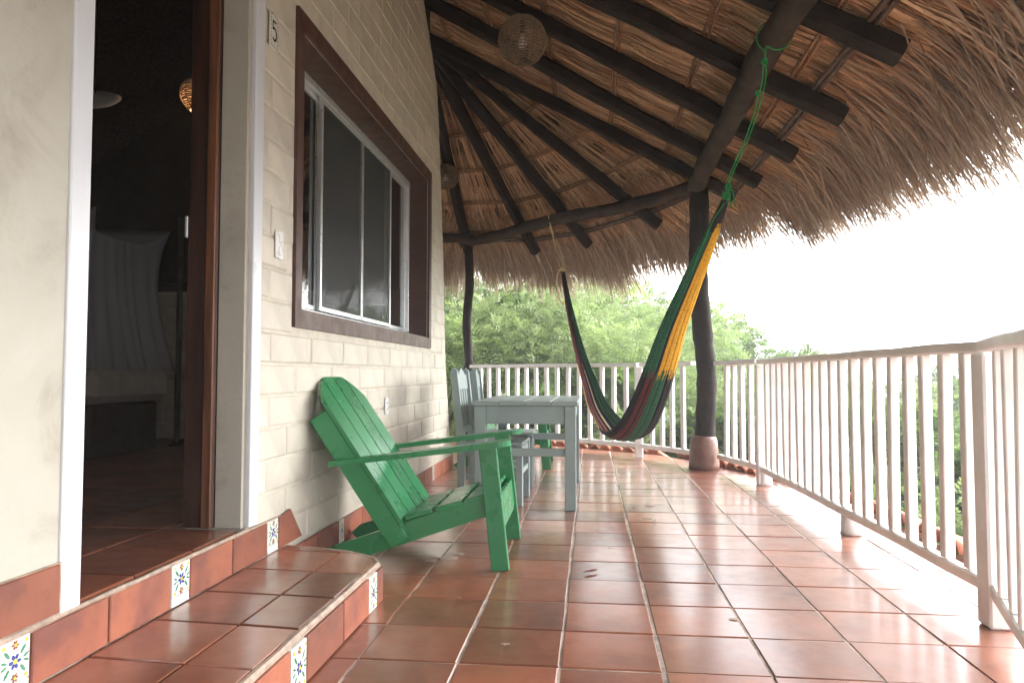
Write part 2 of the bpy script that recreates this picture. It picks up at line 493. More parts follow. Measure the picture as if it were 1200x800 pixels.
# dried mortar left on the tiles
rs_ = random.Random(3)
for cx_, cy_, sz in ((-0.73, 3.70, 0.055), (-0.69, 3.78, 0.03), (-0.80, 3.62, 0.025), (0.545, 2.90, 0.016), (-0.30, 2.55, 0.012), (0.1, 4.0, 0.012), (-0.55, 3.05, 0.010), (0.42, 5.3, 0.03), (0.15, 6.9, 0.05), (0.3, 7.4, 0.04)):
    m = MB(); n = 14
    pr = [sz * rs_.uniform(0.45, 1.1) for _ in range(n)]
    m.v = [(0, 0, 0.0035)] + [(pr[k] * 1.5 * math.cos(2 * math.pi * k / n), pr[k] * math.sin(2 * math.pi * k / n), 0.0022) for k in range(n)]
    m.f = [(0, 1 + k, 1 + (k + 1) % n) for k in range(n)]; m.mi = [0] * n
    link('mortar_smear', m.mesh('mortar_smear', fix=False), 'grout_pale', floor, (cx_, cy_, 0.001))

# ---------------------------------------------------------------- the hut
hut = thing('guest_hut', 'cream painted brick guest hut with open doorway and brown framed window', 'hut', (WX, 4.0, 0))
HX, HY = WX, 4.0
def hb(m, name, mat, parent=None, smooth=False):
    """build a mesh given in world coordinates as a part of the hut"""
    m.v = [(v[0] - HX, v[1] - HY, v[2]) for v in m.v]
    return m.build(name, mat, parent or hut, smooth)

EDGE = [(0, 7.31), (0.41, 7.16), (1.09, 6.95), (2.07, 6.83), (2.7, 6.72), (3.3, 6.60), (3.62, 6.50), (4.13, 5.97), (4.5, 5.6)]
def edge_y(z):
    for (z0, y0), (z1, y1) in zip(EDGE, EDGE[1:]):
        if z <= z1: return y0 + (y1 - y0) * (z - z0) / (z1 - z0)
    return EDGE[-1][1]
DY0, DY1, DZ = 1.87, 2.855, 2.78            # door opening
OY0, OY1, OZ0, OZ1 = 3.37, 6.16, 1.25, 2.625  # window opening
TOP = 4.40
XB, XM = -1.66, -1.406
m = MB()
m.prism([(DY1, 0), (EDGE[0][1], 0)] + [(y, z) for z, y in EDGE[1:3]] + [(edge_y(OZ0), OZ0), (DY1, OZ0)], 0, XB, XM)
m.prism([(DY1, OZ0), (OY0, OZ0), (OY0, OZ1), (DY1, OZ1)], 0, XB, XM)
m.prism([(OY1, OZ0), (edge_y(OZ0), OZ0), (EDGE[3][1], EDGE[3][0]), (edge_y(OZ1), OZ1), (OY1, OZ1)], 0, XB, XM)
m.prism([(DY1, OZ1), (edge_y(OZ1), OZ1)] + [(y, z) for z, y in EDGE if z > OZ1 and z < TOP] + [(edge_y(TOP), TOP), (DY1, TOP)], 0, XB, XM)
wall = hb(m, 'wall', 'cream_mortar')
m = MB(); m.prism([(-8.0, -0.2), (DY0, -0.2), (DY0, TOP), (-8.0, TOP)], 0, XB, WX + 0.004)  # unseen run behind the camera, lengthened to block light from there
hb(m, 'plaster_wall', 'plaster')
m = MB(); m.prism([(DY0, DZ), (DY1, DZ), (DY1, TOP), (DY0, TOP)], 0, XB, WX)
hb(m, 'lintel', 'plaster')

# bricks
bcache = {}
def brick_mesh(L, Hh):
    key = (round(L, 2), round(Hh, 2))
    if key not in bcache:
        m = MB(); y, z = key[0] / 2, key[1] / 2
        a, b_ = 0.011, 0.008
        for x, sy, sz in ((0, y, z), (0.0025, y - 0.002, z - 0.002), (0.006, y - a, z - b_)):
            m.v += [(x, -sy, -sz), (x, sy, -sz), (x, sy, sz), (x, -sy, sz)]
        for L0 in (0, 4):
            for k in range(4): m.f.append((L0 + k, L0 + (k + 1) % 4, L0 + 4 + (k + 1) % 4, L0 + 4 + k)); m.mi.append(0)
        m.f.append((8, 9, 10, 11)); m.mi.append(0)
        bcache[key] = m.mesh('brick', fix=False)
    return bcache[key]
CH, BL, J = 0.1415, 0.485, 0.011
FY0, FY1, FZ0, FZ1 = 3.295, 6.245, 1.163, 2.715
for r in range(31):
    z0 = 0.0 + r * CH; z1 = z0 + CH - J
    if z1 > TOP: break
    zc = (z0 + z1) / 2; ymax = min(edge_y(z0), edge_y(z1)) - 0.004
    y = 2.937 - (0.36 if r % 2 else 0.12) - random.uniform(0, 0.04)
    while y < ymax:
        L = BL + random.uniform(-0.04, 0.04)
        a, b_ = max(y, 2.937), min(y + L - J, ymax)
        y += L
        spans = [(a, b_)]
        zz0, zz1 = z0, z1
        if z1 > FZ0 and z0 < FZ1:
            if z0 < FZ0 - 0.05 and z1 < FZ0 + 0.05: zz1 = min(z1, FZ0 - 0.002)
            elif z1 > FZ1 + 0.05 and z0 > FZ1 - 0.05: zz0 = max(z0, FZ1 + 0.002)
            else: spans = [(a, min(b_, FY0 - 0.003)), (max(a, FY1 + 0.003), b_)]
        for p, q in spans:
            if q - p < 0.025: continue
            o = link('brick', brick_mesh(q - p, zz1 - zz0), 'cream_brick', wall, (XM - HX + random.uniform(-0.0015, 0.0015), (p + q) / 2 - HY, (zz0 + zz1) / 2))
            o.rotation_euler = (random.uniform(-0.004, 0.004), random.uniform(-0.006, 0.006), random.uniform(-0.003, 0.003))

# door casing, reveal, jamb
m = MB(); m.box((WX + 0.003, 1.832, (ZIN + DZ + 0.05) / 2), (0.022, 0.078, DZ + 0.05 - ZIN), 0.004); hb(m, 'door_casing', 'white_trim')
m = MB(); m.box((WX + 0.003, 2.895, (ZIN + DZ + 0.05) / 2 + 0.003), (0.022, 0.078, DZ + 0.05 - ZIN), 0.004); hb(m, 'door_casing', 'white_trim')
m = MB(); m.box((-1.47, 2.848, (ZIN + DZ) / 2), (0.115, 0.02, DZ - ZIN - 0.004), 0.003); hb(m, 'door_reveal', 'plaster')
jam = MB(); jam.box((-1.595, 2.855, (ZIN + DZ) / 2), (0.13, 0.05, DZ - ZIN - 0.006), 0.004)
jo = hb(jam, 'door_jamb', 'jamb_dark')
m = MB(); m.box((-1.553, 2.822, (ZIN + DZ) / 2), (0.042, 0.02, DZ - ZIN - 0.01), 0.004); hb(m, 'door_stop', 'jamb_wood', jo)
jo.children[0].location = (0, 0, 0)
m = MB(); m.box((-1.668, 2.836, 1.55), (0.012, 0.02, 0.09), 0.002); hb(m, 'hinge', 'aluminium', jo)

# brown window surround
m = MB()
for (a, b_, c, d) in ((FY0, OY0, FZ0, FZ1), (OY1, FY1, FZ0, FZ1), (OY0, OY1, FZ0, OZ0), (OY0, OY1, OZ1, FZ1)):
    m.box(((XM + WX + 0.012) / 2, (a + b_) / 2, (c + d) / 2), (WX + 0.012 - XM, b_ - a, d - c), 0.0)
# reveals
m.box((-1.505, OY0 + 0.004, (OZ0 + OZ1) / 2), (0.19, 0.008, OZ1 - OZ0)); m.box((-1.505, OY1 - 0.004, (OZ0 + OZ1) / 2), (0.19, 0.008, OZ1 - OZ0))
m.box((-1.505, (OY0 + OY1) / 2, OZ0 + 0.004), (0.19, OY1 - OY0 - 0.018, 0.008)); m.box((-1.505, (OY0 + OY1) / 2, OZ1 - 0.004), (0.19, OY1 - OY0 - 0.018, 0.008))
hb(m, 'window_surround', 'brown_paint')
WG = -1.585
m = MB()
a, b_, c, d = OY0 + 0.009, OY1 - 0.009, OZ0 + 0.009, OZ1 - 0.009
m.box((WG, (a + b_) / 2, c + 0.02), (0.045, b_ - a, 0.04), 0.003); m.box((WG, (a + b_) / 2, d - 0.022), (0.045, b_ - a, 0.044), 0.003)
m.box((WG, a + 0.017, (c + d) / 2), (0.045, 0.03, d - c - 0.09), 0.003); m.box((WG, b_ - 0.017, (c + d) / 2), (0.045, 0.03, d - c - 0.09), 0.003)
win = hb(m, 'window', 'aluminium')
ed = [a + 0.036, 4.08, 4.84, 5.54, b_ - 0.036]
for k in range(4):
    y0, y1 = ed[k] - (0.02 if k else 0), ed[k + 1] + (0.02 if k < 3 else 0)
    x = WG + (0.012 if k in (1, 2) else -0.016)
    zc, zh = (c + d) / 2, d - c - 0.094
    f = MB(); w_ = 0.028
    f.box((x, y0 + w_ / 2, zc), (0.022, w_, zh), 0.002); f.box((x, y1 - w_ / 2, zc), (0.022, w_, zh), 0.002)
    f.box((x, (y0 + y1) / 2, zc - zh / 2 + w_ / 2), (0.022, y1 - y0 - 2 * w_ - 0.001, w_), 0.002); f.box((x, (y0 + y1) / 2, zc + zh / 2 - w_ / 2), (0.022, y1 - y0 - 2 * w_ - 0.001, w_), 0.002)
    hb(f, 'sash', 'aluminium', win)
    g = MB(); g.box((x, (y0 + y1) / 2, zc), (0.005, y1 - y0 - 2 * w_ - 0.002, zh - 2 * w_ - 0.002)); hb(g, 'pane', 'glass', win)
    if k in (1, 2):
        g = MB(); g.box((x + 0.0085, (y0 + y1) / 2, zc), (0.0015, y1 - y0 - 2 * w_ - 0.004, zh - 2 * w_ - 0.004)); hb(g, 'insect_screen', 'insect_screen', win)
m = MB(); m.box((WG + 0.032, 4.80, 1.78), (0.012, 0.018, 0.16), 0.003); hb(m, 'latch', 'white_plastic', win)

# decorated glazed tile: white body with painted flower motif a hair proud of the glaze
def disc(m, cx, cy, r1, r2, ang, z=0.0, n=7):
    b = len(m.v); ca, sa = math.cos(ang), math.sin(ang)
    for k in range(n):
        u, v = r1 * math.cos(2 * math.pi * k / n), r2 * math.sin(2 * math.pi * k / n)
        m.v.append((z, cx + u * ca - v * sa, cy + u * sa + v * ca))
    m.f.append(tuple(range(b, b + n))); m.mi.append(0)
motif_cache = {}
def flower_tile(parent, x, y, z, w, h, name='flower_tile', seedv=0):
    """tile in the plane x = const facing +X, coordinates local to parent"""
    rs = random.Random(seedv)
    m = MB(); m.box((0, 0, 0), (0.014, w, h), 0.002)
    o = link(name, m.mesh(name), 'glazed_white', parent, (x, y, z))
    px = 0.0085
    parts = {'glaze_blue': MB(), 'glaze_green': MB(), 'glaze_yellow': MB(), 'glaze_brown': MB()}
    s = min(w, h) * 0.60
    asp = min(1.35, h / w)
    for cx_, cy_, sz in ((0, 0, 1.0), (0, 0.62 * asp, 0.62), (0, -0.62 * asp, 0.62)):
        for k in range(6):
            a = k * math.pi / 3 + rs.uniform(-.15, .15)
            disc(parts['glaze_blue' if cy_ == 0 else 'glaze_brown'], s * (cx_ + .21 * sz * math.cos(a)), s * (cy_ + .21 * sz * math.sin(a)), s * .13 * sz, s * .085 * sz, a, px)
        disc(parts['glaze_yellow'], s * cx_, s * cy_, s * .12 * sz, s * .12 * sz, 0, px + 0.0004)
    for sx in (-1, 1):
        for sy in (-1, 1):
            disc(parts['glaze_green'], s * .44 * sx, s * .36 * sy * asp, s * .24, s * .075, sx * sy * 0.9, px + 0.0002)
            disc(parts['glaze_green'], s * .60 * sx, s * .10 * sy * asp, s * .17, s * .06, sx * sy * 0.4, px + 0.0006)
            disc(parts['glaze_yellow'], s * .62 * sx, s * .66 * sy * asp, s * .11, s * .09, 0, px + 0.0002)
    for k, mm in parts.items():
        tag(link('painted_motif', mm.mesh('painted_motif', fix=False), k, o), kind='stuff')
    return o

def slab_piece(parent, name, x, y0, y1, z0, z1, mat='terracotta_matt', thick=0.014):
    m = MB(); m.box((0, 0, 0), (thick, y1 - y0, z1 - z0), 0.003)
    o = link(name, m.mesh(name), mat, parent, (x, (y0 + y1) / 2, (z0 + z1) / 2))
    return o

# threshold riser (belongs to the hut)
rx = WX + 0.009 - HX
m = MB(); m.box((WX + 0.0, 2.05, (ZSTEP + ZIN) / 2 - 0.002), (0.016, 2.30, ZIN - ZSTEP - 0.004), 0.002)
thr = hb(m, 'threshold', 'grout_pale')
for y0, y1 in ((1.05, 1.32), (1.33, 1.585), (1.70, 1.985), (1.995, 2.30), (2.42, 2.715), (2.725, 3.02)):
    slab_piece(thr, 'riser_tile', rx, y0 - HY, y1 - HY, ZSTEP + 0.003, ZIN - 0.012)
for y0, y1, sd in ((1.595, 1.69, 3), (2.308, 2.412, 5), (3.027, 3.13, 8)):
    flower_tile(thr, rx, (y0 + y1) / 2 - HY, 0.248, y1 - y0, 0.105, seedv=sd)
    m = MB(); m.box((0, 0, 0), (0.014, y1 - y0, 0.03), 0.002); link('tile_strip', m.mesh('tile_strip'), 'glazed_white', thr, (rx, (y0 + y1) / 2 - HY, 0.178))
m = MB(); m.prism([(3.14, ZSTEP + 0.003), (3.40, 0.165), (3.265, 0.315), (3.14, 0.30)], 0, WX + 0.002, WX + 0.016); hb(m, 'riser_tile', 'terracotta_matt', thr)
m = MB(); m.tube([(WX + 0.008, 1.05 + 0.1 * k, ZIN - 0.005 + random.uniform(-.002, .002)) for k in range(19)], [0.008 + random.uniform(-.0015, .002) for _ in range(19)], 6); hb(m, 'mortar_edge', 'grout_pale', thr)

# skirting: left of the door and along the brick wall
m = MB(); m.box((WX + 0.008, 0.0, 0.38), (0.01, 3.6, 0.132)); sk1 = hb(m, 'skirting', 'grout_pale')
for y0, y1 in ((0.86, 1.18), (1.185, 1.497), (1.503, 1.785)):
    slab_piece(sk1, 'skirting_tile', WX + 0.012 - HX, y0 - HY, y1 - HY, 0.318, 0.444, thick=0.016)
m = MB(); m.box((WX + 0.004, 5.23, 0.063), (0.012, 4.12, 0.126)); sk2 = hb(m, 'skirting', 'grout_pale')
y = 3.27; k = 0
while y < 7.2:
    deco = any(abs(y - q) < 0.17 for q in (4.06, 6.46)) and k > 0
    L = 0.075 if deco else min(0.33, 7.27 - y)
    if deco:
        flower_tile(sk2, WX + 0.010 - HX, y + L / 2 - HY, 0.066, L - 0.006, 0.126, seedv=k); k = 0
    else:
        slab_piece(sk2, 'skirting_tile', WX + 0.010 - HX, y - HY, y + L - 0.008 - HY, 0.002, 0.130); k += 1
    y += L

# inside of the hut
m = MB(); m.prism([(-5.4, 0.4), (WX - 0.01, 0.4), (WX - 0.01, 3.05), (XB, 3.05), (XB, 6.75), (-5.4, 6.75)], 2, -0.3, ZIN - 0.012); infl = hb(m, 'inner_floor', 'grout')
itile = None
for i in range(12):
    for j in range(17):
        x0, y0 = -1.415 - (i + 1) * 0.332, 1.17 + j * 0.332
        if i == 0 and not (DY0 - 0.2 < y0 + 0.16 < DY1 + 0.1): continue
        q = [(x0, y0), (x0 + 0.324, y0), (x0 + 0.324, y0 + 0.324), (x0, y0 + 0.324)]
        if i == 0: q = clip(q, [(-9, DY0 + 0.002), (9, DY0 + 0.002), (9, DY1 - 0.035), (-9, DY1 - 0.035)])
        if len(q) < 3: continue
        me, c = tile_mesh(q) if (i == 0 or itile is None) else (itile, (x0 + 0.162, y0 + 0.162))
        if i and itile is None: itile = me
        link('floor_tile', me, 'terracotta', infl, (c[0] - HX, c[1] - HY, ZIN + random.uniform(-.001, .001)))
m = MB(); m.box((-3.5, 6.80, 1.0), (3.9, 0.1, 1.5)); bwall = hb(m, 'back_wall', 'cream_mortar')
for r in range(10):
    y = -5.42 - (0.2 if r % 2 else 0)
    while y < -1.7:
        a, b_ = max(y, -5.40), min(y + 0.47, -1.67)
        if b_ - a > 0.05:
            o = link('brick', brick_mesh(b_ - a, CH - J), 'cream_brick', bwall, ((a + b_) / 2 - HX, 6.75 - HY, 0.32 + (r + .5) * CH)); o.rotation_euler = (0, 0, -math.pi / 2)
        y += 0.485
m = MB(); m.box((-3.5, 6.82, 3.2), (3.9, 0.06, 2.9)); hb(m, 'dark_gable_panel', 'room_wood')  # made-up dark panel standing in for the black upper room
m = MB(); m.box((-5.45, 3.5, 2.0), (0.1, 6.7, 4.2)); hb(m, 'side_wall', 'cream_mortar')
m = MB(); m.box((-3.5, 0.3, 2.2), (3.9, 0.1, 4.6)); hb(m, 'near_wall', 'cream_mortar')
m = MB(); m.box((-4.0, 6.70, 1.86), (1.1, 0.09, 0.07), 0.004); hb(m, 'wall_beam', 'room_wood')

# ---------------------------------------------------------------- the step in front of the door
sx0 = -0.874
stp = thing('door_step', 'low step of dark red clay tiles with flowered riser tiles before doorway', 'step', (sx0, 2.0, 0))
def sb(m, name, mat, smooth=False): m.v = [(v[0] - sx0, v[1] - 2.0, v[2]) for v in m.v]; return m.build(name, mat, stp, smooth)
arc = [(-0.874, 2.99), (-0.90, 3.045), (-0.96, 3.095), (-1.07, 3.15), (-1.2, 3.195), (-1.393, 3.24)]
m = MB(); m.prism([(-1.393, 0.5), (-0.874, 0.5)] + arc, 2, -0.01, ZSTEP - 0.012); sb(m, 'step_core', 'grout_pale')
CL = [(-1.388, 0.5), (-0.895, 0.5), (-0.895, 2.97), (-0.925, 3.03), (-0.97, 3.075), (-1.07, 3.128), (-1.2, 3.175), (-1.388, 3.22)]
ca, sa = math.cos(R(-6)), math.sin(R(-6))
for i, (xa, xb) in enumerate(((-1.60, -1.098), (-1.090, -0.70))):
    for j in range(10):
        y0 = 0.665 + j * 0.307 + (0.0 if i == 0 else -0.035)
        q = [(xa, y0 + (0.03 if i == 0 else 0.035)), (xb, y0), (xb, y0 + 0.299), (xa, y0 + 0.299 + (0.03 if i == 0 else 0.035))]
        q = clip(q, CL)
        if len(q) < 3: continue
        ar = abs(sum(q[k - 1][0] * q[k][1] - q[k][0] * q[k - 1][1] for k in range(len(q)))) / 2
        if ar < 0.003: continue
        me, c = tile_mesh(q)
        link('tread_tile', me, 'terracotta', stp, (c[0] - sx0, c[1] - 2.0, ZSTEP + random.uniform(-.001, .001)))
nose = [(-0.884, 0.5 + 0.1 * k) for k in range(25)] + [(-0.885, 2.975), (-0.912, 3.038), (-0.965, 3.085), (-1.07, 3.138), (-1.2, 3.185), (-1.385, 3.23)]
m = MB(); m.tube([(x, y, ZSTEP - 0.009 + random.uniform(-.002, .002)) for x, y in nose], [0.0105 + random.uniform(-.002, .003) for _ in nose], 6); sb(m, 'mortar_nosing', 'grout_pale')
for y0, y1 in ((0.9, 1.2), (1.21, 1.52), (1.53, 1.79), (1.80, 2.045), (2.17, 2.495), (2.505, 2.79), (2.905, 2.98)):
    slab_piece(stp, 'riser_tile', 0.006, y0 - 2, y1 - 2, 0.004, 0.142)
for y0, y1, sd in ((2.052, 2.162, 11), (2.797, 2.897, 14)): flower_tile(stp, 0.006, (y0 + y1) / 2 - 2, 0.073, y1 - y0, 0.138, seedv=sd)

# ---------------------------------------------------------------- house number, switch, socket
pl = thing('number_plaque', 'small pale ceramic plaque with black numeral 5 beside the door casing', 'plaque', (WX + 0.006, 3.02, 2.455))
m = MB(); m.box((0.004, 0, 0), (0.008, 0.075, 0.155), 0.002); m.build('plate', 'glazed_white', pl)
m = MB()
for k in range(9):
    for yy in (-0.033, 0.033): disc(m, yy, -0.068 + k * 0.017, 0.003, 0.005, 0.4, 0.0085, 5)
for k in range(4):
    for zz in (-0.072, 0.072): disc(m, -0.022 + k * 0.0147, zz, 0.005, 0.003, 0.3, 0.0085, 5)
link('border_marks', m.mesh('border_marks', fix=False), 'ink_black', pl)
m = MB()
num = [(0.017, 0.043), (-0.013, 0.043), (-0.016, 0.006)] ; arcn = [(-0.016 + 0.0, 0.006), (-0.002, 0.013), (0.012, 0.008), (0.019, -0.010), (0.015, -0.032), (0.0, -0.043), (-0.017, -0.036)]
def stroke(m, pts, w, x):
    for (a, b_), (c, d) in zip(pts, pts[1:]):
        dx, dz = c - a, d - b_; L = math.hypot(dx, dz); nx, nz = -dz / L * w, dx / L * w; ex, ez = dx / L * w * .5, dz / L * w * .5
        b0 = len(m.v); m.v += [(x, a + nx - ex, b_ + nz - ez), (x, a - nx - ex, b_ - nz - ez), (x, c - nx + ex, d - nz + ez), (x, c + nx + ex, d + nz + ez)]
        m.f.append((b0, b0 + 1, b0 + 2, b0 + 3)); m.mi.append(0); x += 0.0001
stroke(m, num, 0.0045, 0.0085); stroke(m, arcn, 0.005, 0.0092)
link('numeral', m.mesh('numeral', fix=False), 'ink_black', pl)

sw = thing('light_switch', 'white double light switch plate between door casing and window', 'light switch', (WX + 0.004, 3.115, 1.52))
m = MB(); m.box((0.004, 0, 0), (0.008, 0.075, 0.125), 0.003); m.build('plate', 'white_plastic', sw)
for zz in (-0.028, 0.028):
    m = MB(); m.box((0.0105, 0, zz), (0.006, 0.03, 0.04), 0.002); m.build('rocker', 'white_plastic', sw)
so = thing('power_socket', 'white power socket low on brick wall behind green chair', 'socket', (WX + 0.004, 4.87, 0.72))
m = MB(); m.box((0.004, 0, 0), (0.008, 0.07, 0.115), 0.003); m.build('plate', 'white_plastic', so)
m = MB()
for zz in (-0.022, 0.022):
    for yy in (-0.007, 0.007): m.box((0.0085, yy, zz), (0.002, 0.003, 0.009))
m.build('slots', 'ink_black', so)

# ---------------------------------------------------------------- palapa roof
RX, RZ, SL = -1.82, 4.60, 0.55
AP = Vector((RX, 7.55, RZ))
EX = 1.66; EZ = RZ - SL * (EX - RX)
roof = thing('palapa_roof', 'thatched palm leaf roof on dark rafters with shaggy overhanging eaves', 'roof', (0, 5, 2.7))
RO = Vector((0, 5, 2.7))
def rb(m, name, mat, parent=None, smooth=False):
    m.v = [(v[0] - RO.x, v[1] - RO.y, v[2] - RO.z) for v in m.v]
    return m.build(name, mat, parent or roof, smooth)
def on_slope(x, y, dz=0): return Vector((x, y, RZ - SL * (x - RX) + dz))
straight = [((RX, y), (EX, y)) for y in (-2.0, -1.0, 0.05, 1.05, 2.1)] + [((RX, 3.2), (1.70, 3.1)), ((RX, 4.22), (1.685, 4.066)), ((RX, 4.95), (1.70, 5.01)), ((RX, 5.68), (1.645, 6.01)), ((RX + .05, 6.48), (1.575, 6.95))]
rafters = [(on_slope(*a), on_slope(*b)) for a, b in straight]
E5 = Vector((1.50, 7.66, 2.78)); E6 = Vector((0.785, 8.36, 2.63)); E7 = Vector((-0.014, 9.17, 2.565)); E8 = Vector((-0.735, 9.82, 2.60)); E9 = Vector((-1.76, 10.35, 2.72))
E10 = Vector((-2.9, 9.85, 2.60)); E11 = Vector((-3.6, 9.17, 2.565)); E12 = Vector((-4.4, 8.36, 2.63)); E13 = Vector((-5.14, 7.66, 2.78))
cone = [E5, E6, E7, E8, E9, E10, E11, E12, E13]
for e in cone[:6]: rafters.append((AP + (e - AP) * 0.02, e))
for i, (a, b_) in enumerate(rafters):
    m = MB(); n = 9
    sw_ = random.uniform(-0.02, 0.02); up = Vector((SL, 0, 1))
    pts = [a.lerp(b_, k / (n - 1)) + Vector((0, random.uniform(-.012, .012) + sw_ * math.sin(math.pi * k / (n - 1)), random.uniform(-.006, .006))) for k in range(n)]
    thin = 0.10 if i >= len(straight) else 0.125
    m.sweep(pts, thin * random.uniform(0.95, 1.12), 0.12, up, 0.06)
    rb(m, 'rafter', 'dark_timber')

# ring battens: pairs of sticks across the rafters
LV = [(x - RX) / (EX - RX) for x in (-1.50, -0.95, -0.39, 0.19, 0.76, 1.33)]
def stick_pair(p0, p1, nrm, dirv, name='batten', mat='batten_stick', r=0.011, gap=0.016):
    m = MB()
    for sgn in (-1, 1):
        a = p0 + dirv * sgn * gap + nrm * random.uniform(0, .006); b_ = p1 + dirv * sgn * gap + nrm * random.uniform(0, .006)
        n = 6
        m.tube([a.lerp(b_, k / (n - 1)) + Vector((random.uniform(-.006, .006), 0, random.uniform(-.004, .004))) for k in range(n)], [r * random.uniform(.85, 1.15) for _ in range(n)], 6)
    rb(m, name, mat, None, True)
upn = Vector((SL, 0, 1)).normalized()
for t_ in LV:
    x = RX + (EX - RX) * t_
    ylast = AP.y + (E5.y - AP.y) * t_
    ycut = [-2.2, 0.6, 3.6, 5.5, ylast]
    for y0, y1 in zip(ycut, ycut[1:]):
        stick_pair(on_slope(x, y0 - .05) + upn * 0.066, on_slope(x, y1 + .03) + upn * 0.066, upn, Vector((1, 0, -SL)).normalized())
for k in range(len(cone) - 3):
    a, b_ = cone[k], cone[k + 1]
    nr = (a - AP).cross(b_ - AP).normalized(); nr = nr if nr.z > 0 else -nr
    for t_ in LV[1:]:
        p0, p1 = AP.lerp(a, t_) + nr * 0.06, AP.lerp(b_, t_) + nr * 0.06
        dv = ((a + b_) / 2 - AP).normalized()
        stick_pair(p0, p1, nr, dv, r=0.010)
# eave poles under the overhang
for y0, y1 in ((-2.2, 3.2), (3.1, 5.1), (5.0, 7.55)):
    stick_pair(on_slope(1.53, y0, 0.06), on_slope(1.50, y1, 0.06), upn, Vector((1, 0, -SL)).normalized(), 'eave_pole', 'eave_stick', 0.017, 0.018)
for k in range(len(cone) - 4):
    a, b_ = cone[k], cone[k + 1]
    p0, p1 = AP.lerp(a, 0.955), AP.lerp(b_, 0.955)
    stick_pair(p0 + Vector((0, 0, .05)), p1 + Vector((0, 0, .05)), Vector((0, 0, 1)), ((a + b_) / 2 - AP).normalized(), 'eave_pole', 'eave_stick', 0.015, 0.017)

# carrying beams
P1 = Vector((1.10, 7.38, 2.86)); P2 = Vector((-1.72, 10.07, 2.86)); P3 = Vector((-4.70, 7.45, 2.86))
def log_beam(pts, r, name='eave_beam'):
    m = MB(); pp = catmull(pts, 5)
    m.tube([Vector(p) + Vector((random.uniform(-.006, .006),) * 3) for p in pp], [r * (1 + 0.07 * math.sin(1.7 * i) + random.uniform(-.03, .03)) for i in range(len(pp))], 14, jit=0.02)
    rb(m, name, 'beam_timber', None, True)
log_beam([(1.08, 7.55, 2.83), (1.06, 6.6, 2.86), (1.075, 5.6, 2.885), (1.05, 4.6, 2.87), (1.09, 3.4, 2.89), (1.08, 0.5, 2.87), (1.08, -2.2, 2.87)], 0.088)
log_beam([(1.16, 7.34, 2.84), (0.45, 8.04, 2.80), (-0.5, 8.92, 2.835), (-1.3, 9.70, 2.80), (-1.8, 10.15, 2.80)], 0.072)
log_beam([(-1.62, 10.03, 2.83), (-2.4, 9.5, 2.82), (-3.6, 8.45, 2.82), (-4.75, 7.4, 2.84)], 0.065)

# thatch: closed core slabs above, strands below
def slab(m, quad, nrm, t0, t1):
    b = len(m.v)
    for q in quad: m.v.append(tuple(q + nrm * t0))
    for q in quad: m.v.append(tuple(q + nrm * t1))
    n = len(quad)
    m.f.append(tuple(b + k for k in range(n))); m.f.append(tuple(b + n + k for k in reversed(range(n)))); m.mi += [0, 0]
    for k in range(n): m.f.append((b + k, b + n + k, b + n + (k + 1) % n, b + (k + 1) % n)); m.mi.append(0)
core = MB()
T0, T1 = 0.20, 0.40
ZU = Vector((0, 0, 1))
slab(core, [on_slope(RX, -8.0), on_slope(1.86, -8.0), on_slope(1.86, 7.75), on_slope(RX, 7.55)], ZU, T0, T1)  # carried on unseen behind the camera to hold back light
slab(core, [Vector((RX, -8.0, RZ)), Vector((-5.6, -8.0, RZ - SL * (5.6 + RX))), Vector((-5.6, 7.75, RZ - SL * (5.6 + RX))), Vector((RX, 7.55, RZ))], ZU, T0, T1)  # far slope, lengthened behind the camera for the same shade
for k in range(len(cone) - 1):
    a, b_ = cone[k], cone[k + 1]
    slab(core, [AP, AP + (a - AP) * 1.07, AP + (b_ - AP) * 1.07], ZU, T0, T1)
tag(rb(core, 'thatch_core', 'thatch_core'), kind='stuff')

SV, SF, ST = [], [], []
nv = 0
PAL = 1.8 * np.array([[0.36, 0.22, 0.115], [0.30, 0.175, 0.088], [0.42, 0.275, 0.15], [0.26, 0.145, 0.075], [0.33, 0.215, 0.125], [0.20, 0.118, 0.065], [0.44, 0.315, 0.185]])
PAL = PAL * 0.9 + PAL.mean(1, keepdims=True) * 0.1
GREY = 1.85 * np.array([[0.21, 0.172, 0.135], [0.26, 0.218, 0.172], [0.165, 0.132, 0.104], [0.30, 0.26, 0.21]])
def add_strands(P, wd, w, col, taper=None):
    """P (n,K,3) centre lines, wd (n,3) width direction, w (n,), col (n,K,3)"""
    global nv
    n, K, _ = P.shape
    if taper is None: taper = np.ones(K)
    off = wd[:, None, :] * (w[:, None] * taper[None, :] / 2)[..., None]
    V = np.stack([P - off, P + off], 2).reshape(-1, 3)          # n*K*2
    idx = (np.arange(n)[:, None] * K + np.arange(K - 1)[None, :]) * 2
    F = np.stack([idx, idx + 1, idx + 3, idx + 2], -1).reshape(-1, 4) + nv
    SV.append(V); SF.append(F); ST.append(np.repeat(col.reshape(-1, 3), 2, 0)); nv += len(V)

